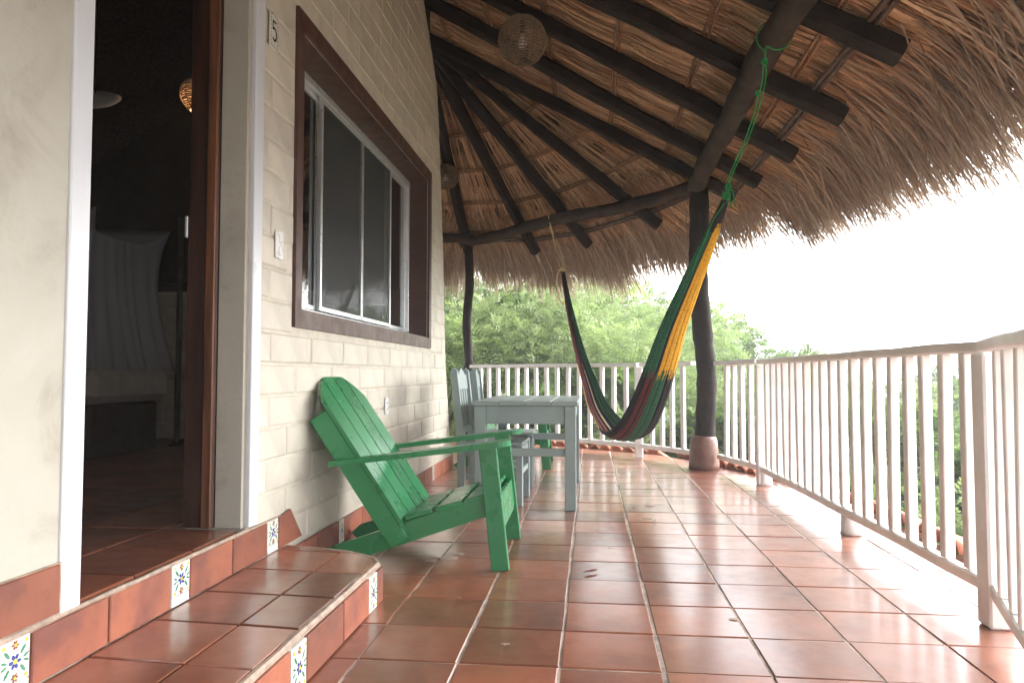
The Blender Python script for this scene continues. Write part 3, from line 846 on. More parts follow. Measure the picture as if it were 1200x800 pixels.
def patch_strands(A0, A1, B0, B1, nrm, levels, per_m, wid, sparse=False, sag=0.04):
    """strands hung row by row between ring battens on a patch: A at the ridge, B at the eave"""
    A0, A1, B0, B1, N = (np.array(q) for q in (A0, A1, B0, B1, nrm))
    for li in range(len(levels) - 1):
        ta, tb = levels[li], levels[li + 1]
        def mk(n, t0, t1, h0, h1, w, sg, cshift, drift=0.012):
            s = RNG.random(n); K = 6; u = np.linspace(0, 1, K)
            s2 = s + RNG.normal(0, drift, n)
            ss = s[:, None] + (s2 - s)[:, None] * u[None, :]
            st = t0 + RNG.normal(0, 0.012, n); en = t1 + RNG.normal(0, 0.02, n)
            tt = st[:, None] + (en - st)[:, None] * u[None, :]
            Aa = A0 + (A1 - A0) * ss[..., None]; Bb = B0 + (B1 - B0) * ss[..., None]
            P = Aa + (Bb - Aa) * tt[..., None]
            h = h0 + (h1 - h0) * u + 0.0
            P = P + N * (h[None, :] - sg * np.sin(np.pi * np.clip(u, 0, 1))[None, :] + RNG.normal(0, 0.006, n)[:, None] + RNG.normal(0, 0.003, (n, K)))[..., None]
            wd = (B1 - B0) / np.linalg.norm(B1 - B0); wd = np.repeat(wd[None], n, 0) + N * RNG.normal(0, 0.35, n)[:, None]
            wd /= np.linalg.norm(wd, axis=1, keepdims=True)
            c = PAL[RNG.integers(0, len(PAL), n)] * RNG.uniform(0.65, 1.2, n)[:, None] * cshift
            c = np.repeat(c[:, None, :], K, 1)
            add_strands(P, wd, w * RNG.uniform(0.5, 1.4, n), c)
        mid = (ta + tb) / 2
        Lm = np.linalg.norm((A0 + (B0 - A0) * mid) - (A1 + (B1 - A1) * mid))
        n = max(12, int(per_m * Lm))
        d = tb - ta
        if sparse:
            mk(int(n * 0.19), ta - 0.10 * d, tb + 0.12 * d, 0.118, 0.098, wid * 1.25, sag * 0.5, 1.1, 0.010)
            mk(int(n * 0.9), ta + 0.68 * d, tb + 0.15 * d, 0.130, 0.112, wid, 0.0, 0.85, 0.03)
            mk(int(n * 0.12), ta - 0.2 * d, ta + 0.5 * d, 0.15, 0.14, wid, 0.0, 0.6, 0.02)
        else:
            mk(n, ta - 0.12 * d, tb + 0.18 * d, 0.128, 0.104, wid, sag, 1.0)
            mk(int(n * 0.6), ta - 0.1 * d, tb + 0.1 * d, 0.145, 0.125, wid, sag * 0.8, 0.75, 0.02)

levs = [0.0] + LV + [1.04]
for y0, y1, pm in ((-2.4, 1.8, 70), (1.8, 4.6, 260), (4.6, 7.62, 260)):
    patch_strands(on_slope(RX, y0), on_slope(RX, y1), on_slope(EX, y0), on_slope(EX, y1), upn, levs, pm, 0.015)
for k in range(len(cone) - 3):
    a, b_ = cone[k], cone[k + 1]
    nr = (a - AP).cross(b_ - AP).normalized(); nr = nr if nr.z > 0 else -nr
    patch_strands(AP, AP + (b_ - AP) * 0.001, a, b_, nr, [0.05] + LV[0:1] + LV[1:] + [1.04], 330, 0.0135, sparse=True, sag=0.03)

# shaggy eave
def fringe(p0, p1, out, slope, per_m, Lmin=1.0, Lmax=1.6, wmin=0.007, wmax=0.02, sw=0.035, dmax=0.30):
    p0, p1, out = (np.array(q, float) for q in (p0, p1, out))
    e = p1 - p0; Lm = np.linalg.norm(e); n = int(per_m * Lm); ed = e / Lm
    s = RNG.random(n)
    u3 = RNG.random(n)                                   # layer: 0 underneath, 1 top of the thatch
    K = 9
    clump = 0.5 + 0.5 * np.sin(s * Lm * 9 + 2 * np.sin(s * Lm * 3.1)) * np.cos(s * Lm * 4.3)
    L = (Lmin + (Lmax - Lmin) * RNG.beta(2.2, 2.0, n)) * (0.86 + 0.22 * clump)
    back = RNG.uniform(0.0, 0.30, n)
    pos = p0 + e * s[:, None] - out * back[:, None] + np.array([0, 0, 1.0]) * (back * slope + 0.105 + 0.19 * u3)[:, None]
    d = out * 1.0 + np.array([0, 0, -slope]) + ed * RNG.normal(0, 0.13, n)[:, None] + np.array([0, 0, 1]) * RNG.normal(0, 0.08, n)[:, None]
    d /= np.linalg.norm(d, axis=1, keepdims=True)
    droop = RNG.uniform(0.10, dmax, n) * (0.8 + 0.35 * u3)
    P = np.zeros((n, K, 3)); P[:, 0] = pos
    swirl = RNG.normal(0, sw, n)
    for k in range(1, K):
        P[:, k] = P[:, k - 1] + d * (L / (K - 1))[:, None]
        d = d + np.array([0, 0, -1.0]) * droop[:, None] * (0.05 + 0.27 * max(0, k - 2)) + ed * swirl[:, None]
        d /= np.linalg.norm(d, axis=1, keepdims=True)
    wd = ed[None] + out[None] * RNG.normal(0, 0.5, n)[:, None] + np.array([0, 0, 1]) * RNG.normal(0, 0.3, n)[:, None]
    wd /= np.linalg.norm(wd, axis=1, keepdims=True)
    c0 = PAL[RNG.integers(0, len(PAL), n)] * RNG.uniform(0.6, 1.1, n)[:, None]
    c1 = GREY[RNG.integers(0, len(GREY), n)] * RNG.uniform(0.7, 1.2, n)[:, None]
    f = np.clip((np.linspace(0, 1, K)[None, :] - 0.15 + RNG.normal(0, .15, n)[:, None]) * 1.3, 0, 1)[..., None]
    c = c0[:, None, :] * (1 - f) + c1[:, None, :] * f
    tp = np.array([1, 1, 1, 1, 1, .9, .75, .55, .2])
    add_strands(P, wd, RNG.uniform(wmin, wmax, n), c, tp)
fringe(on_slope(1.50, -2.4), on_slope(1.50, 1.9), (1, 0, 0), SL, 260)
fringe(on_slope(1.50, 1.9), on_slope(1.46, 7.75), (1, 0, 0), SL, 1300)
fringe(on_slope(1.50, 1.9), on_slope(1.46, 7.75), (1, 0, 0), SL, 150, 0.7, 1.6, 0.016, 0.032, 0.06, 0.40)
for k in range(len(cone) - 3):
    a, b_ = AP.lerp(cone[k], 0.94), AP.lerp(cone[k + 1], 0.94)
    o_ = Vector((b_.y - a.y, -(b_.x - a.x), 0)).normalized()
    if o_.dot(a - AP) < 0: o_ = -o_
    sl = (AP.z - cone[k].z) / (Vector((cone[k].x, cone[k].y)) - Vector((AP.x, AP.y))).length
    ext = (b_ - a).normalized() * 0.12
    fringe(a - ext, b_ + ext, tuple(o_), sl, 1200, 0.90, 1.42)
    fringe(a - ext, b_ + ext, tuple(o_), sl, 140, 0.7, 1.45, 0.016, 0.030, 0.06, 0.38)
V = np.concatenate(SV) - np.array(RO); F = np.concatenate(SF); T = np.concatenate(ST)
th = link('thatch', array_mesh('thatch', V, F, T), 'thatch', roof)
tag(th, kind='stuff')

# ---------------------------------------------------------------- timber posts
def post(p, top, r, wob, label, base=True):
    o = thing('timber_post', label, 'post', p)
    h = top
    pts = [(wob[k] if k < len(wob) else (0, 0)) for k in range(len(wob))]
    P = [(a, b_, h * k / (len(pts) - 1)) for k, (a, b_) in enumerate(pts)]
    m = MB(); pp = catmull(P, 5)
    m.tube(pp, [r * (1 + 0.05 * math.sin(2.3 * i) + random.uniform(-.02, .02)) for i in range(len(pp))], 16, jit=0.015)
    m.build('shaft', 'dark_timber', o, True)
    if base:
        m = MB(); m.lathe([(0.0, 0.0), (0.152, 0.0), (0.148, 0.05), (0.138, 0.2), (0.130, 0.29), (0.112, 0.325), (0.06, 0.345), (0, 0.345)], 24)
        m.build('footing', 'base_paint', o, True)
    return o
post((1.115, 7.40, 0), 2.80, 0.098, [(0.0, 0), (0.02, 0), (0.035, 0.0), (0.0, 0.02), (-0.035, 0), (-0.02, 0), (-0.02, 0)], 'crooked dark timber post standing in a rounded terracotta footing by railing')
post((-1.72, 10.07, 0), 2.78, 0.062, [(0.02, 0), (-0.01, 0), (0.02, 0), (-0.01, 0), (0.03, 0), (0.01, 0)], 'slim dark timber post rising behind the dining chairs at railing end', False)

# ---------------------------------------------------------------- railings
RZT, RZB = 1.065, 0.14
bal_mesh = None
def rail(name, label, pts, post_at, feet_at, start=0.10, post_w=0.085):
    global bal_mesh
    o0 = Vector((pts[0][0], pts[0][1], 0))
    o = thing('railing', label, 'railing', o0, 0, 'white balustrade sections round the terrace')
    if bal_mesh is None:
        m = MB(); hh = RZT - 0.04 - RZB - 0.05 + 0.02
        m.box((0, 0, 0), (0.047, 0.042, hh), 0.004); bal_mesh = m.mesh('baluster')
    zc = (RZB + 0.025 + RZT - 0.04) / 2
    for k, (a, b_) in enumerate(zip(pts, pts[1:])):
        a, b_ = Vector((*a, 0)) - o0, Vector((*b_, 0)) - o0
        d = (b_ - a); L = d.length; d.normalize(); ang = math.atan2(d.y, d.x); sd = Vector((-d.y, d.x, 0))
        m = MB(); n = max(3, int(L / 0.35))
        m.sweep([a + d * (L * i / n) + Vector((0, 0, RZT - 0.02 + random.uniform(-.004, .004))) + sd * random.uniform(-.004, .004) for i in range(n + 1)], 0.092, 0.042, (0, 0, 1), 0.03); m.build('top_rail', 'rail_paint', o)
        m = MB(); m.sweep([a + d * (L * i / n) + Vector((0, 0, RZB + random.uniform(-.003, .003))) for i in range(n + 1)], 0.048, 0.05, (0, 0, 1), 0.03); m.build('bottom_rail', 'rail_paint', o)
        cnt = int((L - start) / 0.171); s0 = (L - (cnt - 1) * 0.171) / 2
        for i in range(cnt):
            q = a + d * (s0 + i * 0.171 + random.uniform(-.006, .006))
            if any((Vector((*p, 0)) - o0 - q).length < 0.06 for p in post_at): continue
            b = link('baluster', bal_mesh, 'rail_paint', o, (q.x, q.y, zc))
            b.rotation_euler = (random.uniform(-.012, .012), random.uniform(-.012, .012), ang)
    for p in post_at:
        q = Vector((*p, 0)) - o0; m = MB(); m.box((q.x, q.y, (RZT - 0.045) / 2), (post_w, post_w, RZT - 0.045), 0.008); m.build('post', 'rail_paint', o)
    for p in feet_at:
        q = Vector((*p, 0)) - o0; m = MB(); m.lathe([(0, 0), (0.062, 0), (0.058, 0.03), (0.055, RZB - 0.02), (0, RZB - 0.02)], 16, q); m.build('foot', 'rail_paint', o, True)
    return o
rail('r', 'white railing behind the table and hammock, below the green hillside', [(0.54, 8.32), (-1.64, 9.98)], [(0.54, 8.32)], [])
rail('r', 'short white railing between hammock and terracotta footed post', [(1.05, 7.56), (0.575, 8.27)], [], [], post_w=0.06)
rail('r', 'short white railing running from terracotta footed post to a footed corner post', [(1.44, 6.40), (1.24, 7.28)], [(1.44, 6.40)], [(1.47, 6.40)], post_w=0.075)
rail('r', 'long straight white railing with a stubby middle foot along the sunny terrace edge', [(1.505, 2.93), (1.445, 6.355)], [(1.505, 2.93)], [(1.525, 4.51)], post_w=0.095)
rail('r', 'white railing turning inward past the thick corner post', [(1.10, 1.75), (1.478, 2.865)], [], [(1.12, 1.80)])

# ---------------------------------------------------------------- furniture
def adirondack(label):
    o = thing('garden_chair', label, 'chair', (-0.90, 3.825, 0), R(0.8), 'green slatted garden chairs along the hut wall')
    def P(name, fn, parent=None):
        m = MB(); fn(m); return m.build(name, 'green_paint', parent or o)
    for s in (-1, 1):
        y = s * 0.335
        P('front_leg', lambda m: m.board((0.463, y, 0.0), (0.398, y, 0.592), 0.036, 0.086))
        def rail_side(m):
            yy = s * 0.296
            m.prism([(0.36, 0.345), (0.43, 0.335), (0.44, 0.255), (0.36, 0.24), (-0.25, 0.03), (-0.44, 0.0), (-0.47, 0.03), (-0.42, 0.075), (-0.05, 0.20)], 1, yy - 0.017, yy + 0.017)
        P('seat_rail', rail_side)
        def arm(m):
            outl = []
            for k in range(9):
                a_ = -math.pi / 2 + math.pi * k / 8; outl.append((0.46 + 0.055 * math.cos(a_), 0.07 * math.sin(a_)))
            outl = outl + [(0.2, 0.066), (-0.375, 0.04), (-0.375, -0.04), (0.2, -0.066)]
            b0 = len(m.v); n = len(outl)
            yo = s * 0.355
            for dz in (-0.013, 0.013):
                for x, y_ in outl: m.v.append((x, yo + y_, 0.605 + (x - 0.45) * 0.125 + dz))
            m.f.append(tuple(b0 + k for k in reversed(range(n)))); m.f.append(tuple(b0 + n + k for k in range(n)))
            for k in range(n): m.f.append((b0 + k, b0 + (k + 1) % n, b0 + n + (k + 1) % n, b0 + n + k))
            m.mi += [0] * (n + 2)
        P('armrest', arm)
    P('front_apron', lambda m: m.board((0.452, -0.316, 0.262), (0.452, 0.316, 0.262), 0.024, 0.165, (1, 0, 0.1)))
    for k in range(3):
        x = 0.355 - k * 0.150; z = 0.352 - (0.43 - x) * 0.30 + 0.012
        P('seat_slat', lambda m: m.board((x, -0.314, z), (x, 0.314, z), 0.138, 0.02, (1, 0, -(-0.30))))
    # back: four slats between two deep side boards
    ang = R(56); d = Vector((-math.cos(ang), 0, math.sin(ang))); f = Vector((math.sin(ang), 0, math.cos(ang)))
    q0 = Vector((0.012, 0, 0.16))
    ws, gap = 0.160, 0.014; tot = 4 * ws + 3 * gap
    for k in range(4):
        y0 = -tot / 2 + k * (ws + gap)
        def top(y): return 0.915 - 0.135 * (max(0.0, abs(y) - 0.12) / 0.22) ** 1.6
        def slat(m):
            ol = [(y0, 0.05)] + [(y0 + ws, 0.05)] + [(y0 + ws * (1 - u / 8), top(y0 + ws * (1 - u / 8))) for u in range(9)]
            b0 = len(m.v); n = len(ol)
            for t_ in (-0.010, 0.010):
                for y_, h in ol: m.v.append(tuple(q0 + d * h + f * t_ + Vector((0, y_, 0))))
            m.f.append(tuple(b0 + k_ for k_ in range(n))); m.f.append(tuple(b0 + n + k_ for k_ in reversed(range(n))))
            for k_ in range(n): m.f.append((b0 + k_, b0 + (k_ + 1) % n, b0 + n + (k_ + 1) % n, b0 + n + k_))
            m.mi += [0] * (n + 2)
        P('back_slat', slat)
    for s in (-1, 1):
        y = s * (tot / 2 - 0.024)
        P('back_side_board', lambda m: m.board(q0 - d * 0.01 - f * 0.062 + Vector((0, y, 0)), q0 + d * 0.735 - f * 0.062 + Vector((0, y, 0)), 0.034, 0.10))
    for h in (0.12, 0.55):
        P('back_brace', lambda m: m.board(q0 + d * h - f * 0.03 + Vector((0, -tot / 2 + 0.042, 0)), q0 + d * h - f * 0.03 + Vector((0, tot / 2 - 0.042, 0)), 0.07, 0.03, tuple(d)))
    return o
ch1 = adirondack('green wooden slatted garden chair standing beside the door step')
ch2 = copy_tree(ch1)
ch2['label'] = 'green wooden slatted garden chair standing beyond the grey blue table'
ch2.location = (-0.90, 7.52, 0); ch2.rotation_euler = (0, 0, R(1))
for c in ch1.children: pass

tb = thing('dining_table', 'grey blue painted wooden table with plank top', 'table', (-0.455, 5.73, 0))
TX, TYY = 0.37, 0.715
for k in range(4):
    w_ = 2 * TX / 4
    m = MB(); m.box((-TX + w_ * (k + .5), 0, 0.735 + random.uniform(-.001, .001)), (w_ - 0.004, 2 * TYY, 0.03), 0.004); m.build('plank', 'greyblue_paint', tb)
for sx in (-1, 1):
    for sy in (-1, 1):
        m = MB(); m.box((sx * (TX - 0.055), sy * (TYY - 0.06), 0.36), (0.078, 0.078, 0.718), 0.004); m.build('leg', 'greyblue_paint', tb)
for sy in (-1, 1):
    m = MB(); m.box((0, sy * (TYY - 0.05), 0.655), (2 * TX - 0.19, 0.026, 0.128), 0.003); m.build('apron', 'greyblue_paint', tb)
    m = MB(); m.box((0, sy * (TYY - 0.06), 0.395), (2 * TX - 0.19, 0.03, 0.055), 0.003); m.build('stretcher', 'greyblue_paint', tb)
for sx in (-1, 1):
    m = MB(); m.box((sx * (TX - 0.045), 0, 0.655), (0.026, 2 * TYY - 0.2, 0.128), 0.003); m.build('apron', 'greyblue_paint', tb)

def dining_chair(label, loc, rz):
    o = thing('dining_chair', label, 'chair', loc, rz, 'grey blue dining chairs between table and hut wall')
    B = lambda name, fn: (lambda m: (fn(m), m.build(name, 'greyblue_paint', o)))(MB())
    for s in (-1, 1):
        B('front_leg', lambda m: m.box((0.23, s * 0.20, 0.215), (0.048, 0.048, 0.43), 0.004))
        def rl(m):
            m.prism([(-0.215, 0.0), (-0.17, 0.0), (-0.165, 0.45), (-0.225, 0.965), (-0.25, 0.985), (-0.275, 0.955), (-0.225, 0.45)], 1, s * 0.20 - 0.02, s * 0.20 + 0.02)
        B('rear_leg', rl)
        B('side_stretcher', lambda m: m.box((0.02, s * 0.20, 0.20), (0.36, 0.022, 0.04), 0.003))
        B('side_apron', lambda m: m.box((0.02, s * 0.20, 0.385), (0.36, 0.022, 0.07), 0.003))
    B('front_apron', lambda m: m.box((0.235, 0, 0.385), (0.022, 0.35, 0.07), 0.003))
    B('front_stretcher', lambda m: m.box((0.235, 0, 0.24), (0.022, 0.35, 0.04), 0.003))
    for k in range(4):
        B('seat_slat', lambda m: m.box((-0.135 + k * 0.112, 0, 0.443), (0.107, 0.45, 0.022), 0.004))
    def crest(m):
        ol = [(-0.178, 0.83), (0.178, 0.83), (0.178, 0.95), (0.12, 0.93), (0.06, 0.965), (0, 0.985), (-0.06, 0.965), (-0.12, 0.93), (-0.178, 0.95)]
        b0 = len(m.v); n = len(ol)
        for dx in (-0.011, 0.011):
            for y, z in ol: m.v.append((-0.195 - (z - 0.45) * 0.107 + dx, y, z))
        m.f.append(tuple(b0 + k for k in range(n))); m.f.append(tuple(b0 + n + k for k in reversed(range(n))))
        for k in range(n): m.f.append((b0 + k, b0 + (k + 1) % n, b0 + n + (k + 1) % n, b0 + n + k))
        m.mi += [0] * (n + 2)
    B('crest_rail', crest)
    B('lower_back_rail', lambda m: m.box((-0.20, 0, 0.53), (0.022, 0.355, 0.05), 0.003))
    for k in range(4):
        y = -0.12 + 0.08 * k
        B('back_slat', lambda m: m.board((-0.203, y, 0.55), (-0.236, y, 0.835), 0.045, 0.014))
    return o
dining_chair('grey blue slat back dining chair at the table end facing the green garden chair', (-0.73, 5.40, 0), R(-2))
dining_chair('grey blue slat back dining chair at the table end toward the slim dark post', (-0.74, 6.22, 0), R(3))

# ---------------------------------------------------------------- hammock
HA, HB = np.array([1.037, 4.179, 2.86]), np.array([-0.468, 9.05, 2.81])
hd = HB - HA; hd[2] = 0; hn = np.array([hd[1], -hd[0], 0]) / np.linalg.norm(hd)
prof = [(0.112, 2.054), (0.150, 1.865), (0.186, 1.70), (0.235, 1.47), (0.279, 1.25), (0.321, 0.99), (0.375, 0.69), (0.425, 0.49), (0.475, 0.405), (0.53, 0.405), (0.567, 0.455), (0.644, 0.62), (0.70, 0.86), (0.763, 1.16), (0.844, 1.66), (0.903, 2.153)]
cl = catmull([(HA[0] + hd[0] * t_, HA[1] + hd[1] * t_, z) for t_, z in prof], 8)
hm = thing('hammock', 'striped green, yellow, maroon and black woven hammock slung from roof beams', 'hammock', (0.3, 6.6, 0.38))
HO = np.array([0.3, 6.6, 0.38])
N, Mv = len(cl), 60
wid = np.interp(np.linspace(0, 1, N), [0, 0.06, 0.15, 0.28, 0.38, 0.5, 0.62, 0.78, 0.9, 1], [0.022, 0.045, 0.075, 0.115, 0.15, 0.19, 0.165, 0.09, 0.05, 0.02])
dep = np.interp(np.linspace(0, 1, N), [0, 0.06, 0.2, 0.4, 0.55, 0.7, 0.9, 1], [0.02, 0.03, 0.05, 0.08, 0.10, 0.08, 0.04, 0.02])
rows = []
ph = RNG.uniform(0, 6.28, 6)
for i in range(N):
    tan = cl[min(i + 1, N - 1)] - cl[max(i - 1, 0)]; tan /= np.linalg.norm(tan)
    upv = np.cross(hn, tan); upv = upv / np.linalg.norm(upv)
    if upv[2] < 0: upv = -upv
    r = []
    for j in range(Mv + 1):
        v = j / Mv; th_ = -math.pi * (0.06 + 0.88 * v)
        pleat = 1 + (0.13 * math.sin(v * 46 + ph[0] + 0.6 * math.sin(i * .05)) + 0.09 * math.sin(v * 91 + ph[1] + .4 * math.sin(i * .11)) + RNG.normal(0, .02)) * min(1, 0.5 + 0.6 * abs(i / N - .5))
        r.append(cl[i] + hn * (wid[i] * math.cos(th_) * -1 * (1 + 0.0 * pleat)) + upv * (dep[i] * (0.55 + math.sin(th_) * pleat)) - HO)
    rows.append(r)
rows_h = rows
HM = ['hammock_green', 'hammock_black', 'hammock_yellow', 'hammock_maroon', 'hammock_pale']
def stripe(i, j):
    v = j / Mv; u = i / N + 0.008 * math.sin(j * 1.7)
    # v = 0 side is towards the wall, v = 1 towards the railing
    if u < 0.045: return 3 if 0.82 < v < 0.9 else (2 if v >= .9 else 1)
    if u < 0.335:
        return 0 if v < 0.34 else (1 if v < 0.40 else 2)
    if u < 0.60:
        return 1 if v < .2 else (3 if v < .27 else (1 if v < .31 else (3 if v < .37 else (0 if v < .62 else 1))))
    if u < 0.83:
        return 2 if (v < 0.03 or 0.47 < v < .50) else (3 if v < .2 else (1 if v < .26 else (3 if v < .4 else (1 if v < .47 else (4 if v < .53 else (1 if v < .62 else 0))))))
    return 0 if v > 0.62 else (2 if .55 < v < .58 else (3 if v < 0.4 else 1))
m = MB(); m.quadgrid(rows, False, stripe)
me = m.mesh('sling', True, fix=False)
for q in HM: me.materials.append(M[q])
me.polygons.foreach_set('material_index', m.mi)
sl_o = link('sling', me, None, hm)
sol = sl_o.modifiers.new('thick', 'SOLIDIFY'); sol.thickness = 0.004
def rope(pts, r, name, mat, per=8):
    m = MB(); pp = catmull([np.array(p) - HO for p in pts], per); m.tube(pp, r, 6); return m.build(name, mat, hm, True)
H0 = np.array(cl[0]); H1 = np.array(cl[-1])
# green rope: two lines from the beam, wraps round it, knots
rope([H0 + (0, 0, -.02), H0 + (0.01, -.02, .12), (0.955, 4.47, 2.40), (1.0, 4.30, 2.62), (1.0, 4.235, 2.74)], 0.0042, 'green_rope', 'green_rope')
rope([H0 + (0.012, 0, -.02), H0 + (0.03, -.01, .13), (0.975, 4.45, 2.41), (1.02, 4.29, 2.63), (1.01, 4.23, 2.74)], 0.004, 'green_rope', 'green_rope')
wr = [(1.058 + 0.096 * math.cos(a_), 4.20 + 0.03 * math.sin(a_ * .5), 2.872 + 0.096 * math.sin(a_)) for a_ in np.linspace(-2.2, 2 * math.pi * 1.0 - 2.2, 15)]
rope([(1.005, 4.235, 2.72)] + wr + [(1.01, 4.225, 2.73)], 0.0042, 'green_rope', 'green_rope', 4)
for c_, r_ in (((1.005, 4.235, 2.73), 0.016), ((0.985, 4.33, 2.585), 0.012), (tuple(H0 + (0.005, -.005, 0.02)), 0.022), (tuple(H0 + (0.012, -.01, 0.075)), 0.018)):
    m = MB(); c_ = np.array(c_) - HO
    pts = [c_ + r_ * np.array([math.cos(2.1 * q) * math.cos(q * 5.3), math.sin(3.3 * q) * .9, math.sin(q * 5.3) * 1.1]) for q in np.linspace(0, 3.6, 40)]
    m.tube(pts, 0.0052, 5); m.build('knot', 'green_rope', hm, True)
for sx in ((0.03, 0.02), (-0.02, 0.03), (0.05, -0.01)):
    rope([H0 + (0, 0, 0.03), H0 + (sx[0] * .7, sx[1], 0.06), H0 + (sx[0], sx[1], 0.0), H0 + (sx[0] * 1.2, sx[1], -0.05)], 0.004, 'rope_end', 'green_rope')
# loose cords hanging below the gathered end
rope([H0 + (-.01, 0, -.02), H0 + (-.07, .10, -.12), H0 + (-.12, .22, -.26), H0 + (-0.17, .40, -.42)], 0.004, 'cord', 'green_rope')
for k in range(12):
    jj = int((k + .5) / 12 * Mv)
    for end, r_i in ((H0, 5), (H1, -6)):
        a_, b_ = end + np.array([0, 0, .015]), np.array(rows_h[r_i][jj]) + HO
        rope([a_, (a_ + b_) / 2 + RNG.normal(0, .004, 3), b_], 0.0028, 'end_string', ['hammock_black', 'hammock_maroon', 'hammock_green'][k % 3], 3)
# tan rope at the far end
b2 = np.array([-0.50, 8.93, 2.83])
rope([H1 + (0, 0, -.03), H1 + (0.0, .02, .10), (-0.42, 8.86, 2.50), b2 + (0.02, -.075, -.06), b2 + (0.0, -.09, 0.03), b2 + (0, 0.0, .09), b2 + (0, .08, 0), b2 + (0.01, 0, -.09), b2 + (0.02, -.07, -.05)], 0.0085, 'tan_rope', 'tan_rope')
rope([H1 + (0, 0, .02), H1 + (-.05, 0, .0), H1 + (-.075, .01, -.14), H1 + (-.055, .01, -.30), H1 + (0.0, 0, -.385), H1 + (.03, -0.02, -.37)], 0.0085, 'tan_rope', 'tan_rope')
rope([H1 + (-.055, 0, .015), H1 + (0, -.02, .04), H1 + (.03, 0, .01), H1 + (0, .02, 0), H1 + (-.02, 0, .02)], 0.0085, 'tan_rope', 'tan_rope')

# ---------------------------------------------------------------- wicker pendant lamps
def wicker_lamp(label, c, ztop, lit=False, r=0.155, group=None):
    o = thing('wicker_lamp', label, 'lamp', c, 0, group)
    m = MB()
    prof = [(a_, r * math.cos(a_), r * 1.02 * math.sin(a_)) for a_ in np.linspace(R(-62), R(78), 22)]
    for k, (a_, rr, z) in enumerate(prof):
        m.tube([(rr * math.cos(q) * (1 + .012 * math.sin(9 * q + k * 3.14)), rr * math.sin(q) * (1 + .012 * math.sin(9 * q + k * 3.14)), z + random.uniform(-.003, .003)) for q in np.linspace(0, 2 * math.pi, 33)], 0.0046, 5, cap=False)
    sh = m.build('shade', 'wicker', o, True)
    for k in range(14):
        q = 2 * math.pi * k / 14; m = MB()
        m.tube([((rr - .003) * math.cos(q), (rr - .003) * math.sin(q), z) for a_, rr, z in prof], 0.004, 5); m.build('rib', 'wicker', sh)
    m = MB(); m.lathe([(0.0, 0.045), (0.012, 0.045), (0.014, 0.02), (0.028, -0.01), (0.03, -0.03), (0.02, -0.052), (0.0, -0.06)], 14); m.build('bulb', 'bulb_lit' if lit else 'white_plastic', o, True)
    m = MB(); m.tube([(0, 0, 0.04), (0, 0, r)], 0.016, 8); m.build('socket', 'ink_black', o)
    m = MB(); m.tube([(0, 0, r), (0.004, 0, (r + ztop - c[2]) / 2), (0, 0, ztop - c[2])], 0.004, 6); m.build('cord', 'ink_black', o)
    if lit:
        ld = bpy.data.lights.new('lamp_glow', 'POINT'); ld.energy = 0.6; ld.color = (1, 0.6, 0.28); ld.shadow_soft_size = 0.03
        lo = bpy.data.objects.new('lamp_glow', ld); COL.objects.link(lo); lo.parent = o; lo.location = (0, 0, -0.085)
    return o
wicker_lamp('round woven wicker lamp hanging unlit below the rafters above the window wall', (-0.43, 4.60, 3.10), 3.80)
wicker_lamp('round woven wicker lamp hanging past the wall edge near the slim post', (-1.80, 8.9, 3.42), 3.72)
wicker_lamp('glowing woven wicker lamp hanging inside the dark bedroom', (-2.30, 4.0, 2.585), 4.2, True, 0.10)

# ---------------------------------------------------------------- bedroom furnishings seen through the doorway
bed = thing('bed', 'low bed with pale mattress in the dark bedroom', 'bed', (-4.62, 5.45, ZIN))
m = MB(); m.box((0, 0, 0.20), (1.86, 0.86, 0.40), 0.02); m.build('base', 'room_wood', bed)
m = MB(); m.box((0.0, 0.0, 0.535), (2.0, 0.98, 0.26), 0.09); m.build('mattress', 'linen', bed)
net = thing('mosquito_net', 'pale gathered mosquito net draped over the bed', 'net', (-4.62, 5.45, ZIN + 0.66))
rows = []
for k in range(26):
    u = k / 25
    sp = 0.84 + 0.16 * u ** 1.8
    rr = []
    for j in range(160):
        a_ = 2 * math.pi * j / 160
        cx, cy = math.cos(a_), math.sin(a_)
        q = max(abs(cx), abs(cy)); x, y = cx / q * 1.0, cy / q * 0.49
        corner = (min(abs(cx), abs(cy)) / q) ** 6              # 1 at the four tied corners
        pull = sp + (0.98 - sp) * corner * (1 - u) ** 3
        fold = 1 + (0.022 * math.sin(j * 0.9 + u * 2) + 0.016 * math.sin(j * 0.37 + 1.3)) * (0.3 + 0.7 * u)
        rr.append((x * pull * fold, y * pull * fold, (1.05 + 0.16 * corner) * (1 - u)))
    rows.append(rr)
m = MB(); m.quadgrid(rows, True); m.build('drape', 'net', net, True)
m = MB(); m.quadgrid([[(p[0] * s, p[1] * s, p[2] - 0.03 * (1 - s)) for p in rows[0]] for s in (1.0, 0.6, 0.05)], True); m.build('canopy', 'net', net, True)
bp = thing('bed_pole', 'thin upright wooden pole standing beside the netted bed', 'pole', (-3.62, 6.05, ZIN))
m = MB(); m.tube([(0, 0, 0), (0.005, 0, 0.9), (0, 0.004, 2.02)], 0.025, 8); m.build('pole', 'room_wood', bp, True)
m = MB(); m.lathe([(0.0, 0.0), (0.06, 0.0), (0.06, 0.02), (0.03, 0.03), (0, 0.03)], 12); m.build('foot', 'room_wood', bp)
hat = thing('pendant_disc', 'pale round disc hanging high in the dark bedroom', 'ornament', (-2.66, 3.6, 2.42))
m = MB(); m.lathe([(0.0, 0.03), (0.07, 0.028), (0.11, 0.012), (0.13, 0.0), (0.11, -0.012), (0.0, -0.016)], 28); d_ = m.build('disc', 'linen', hat, True); d_.rotation_euler = (R(38), R(10), 0)
m = MB(); m.tube([(0, 0, 0.02), (0, 0, 1.65)], 0.003, 5); m.build('cord', 'ink_black', hat)

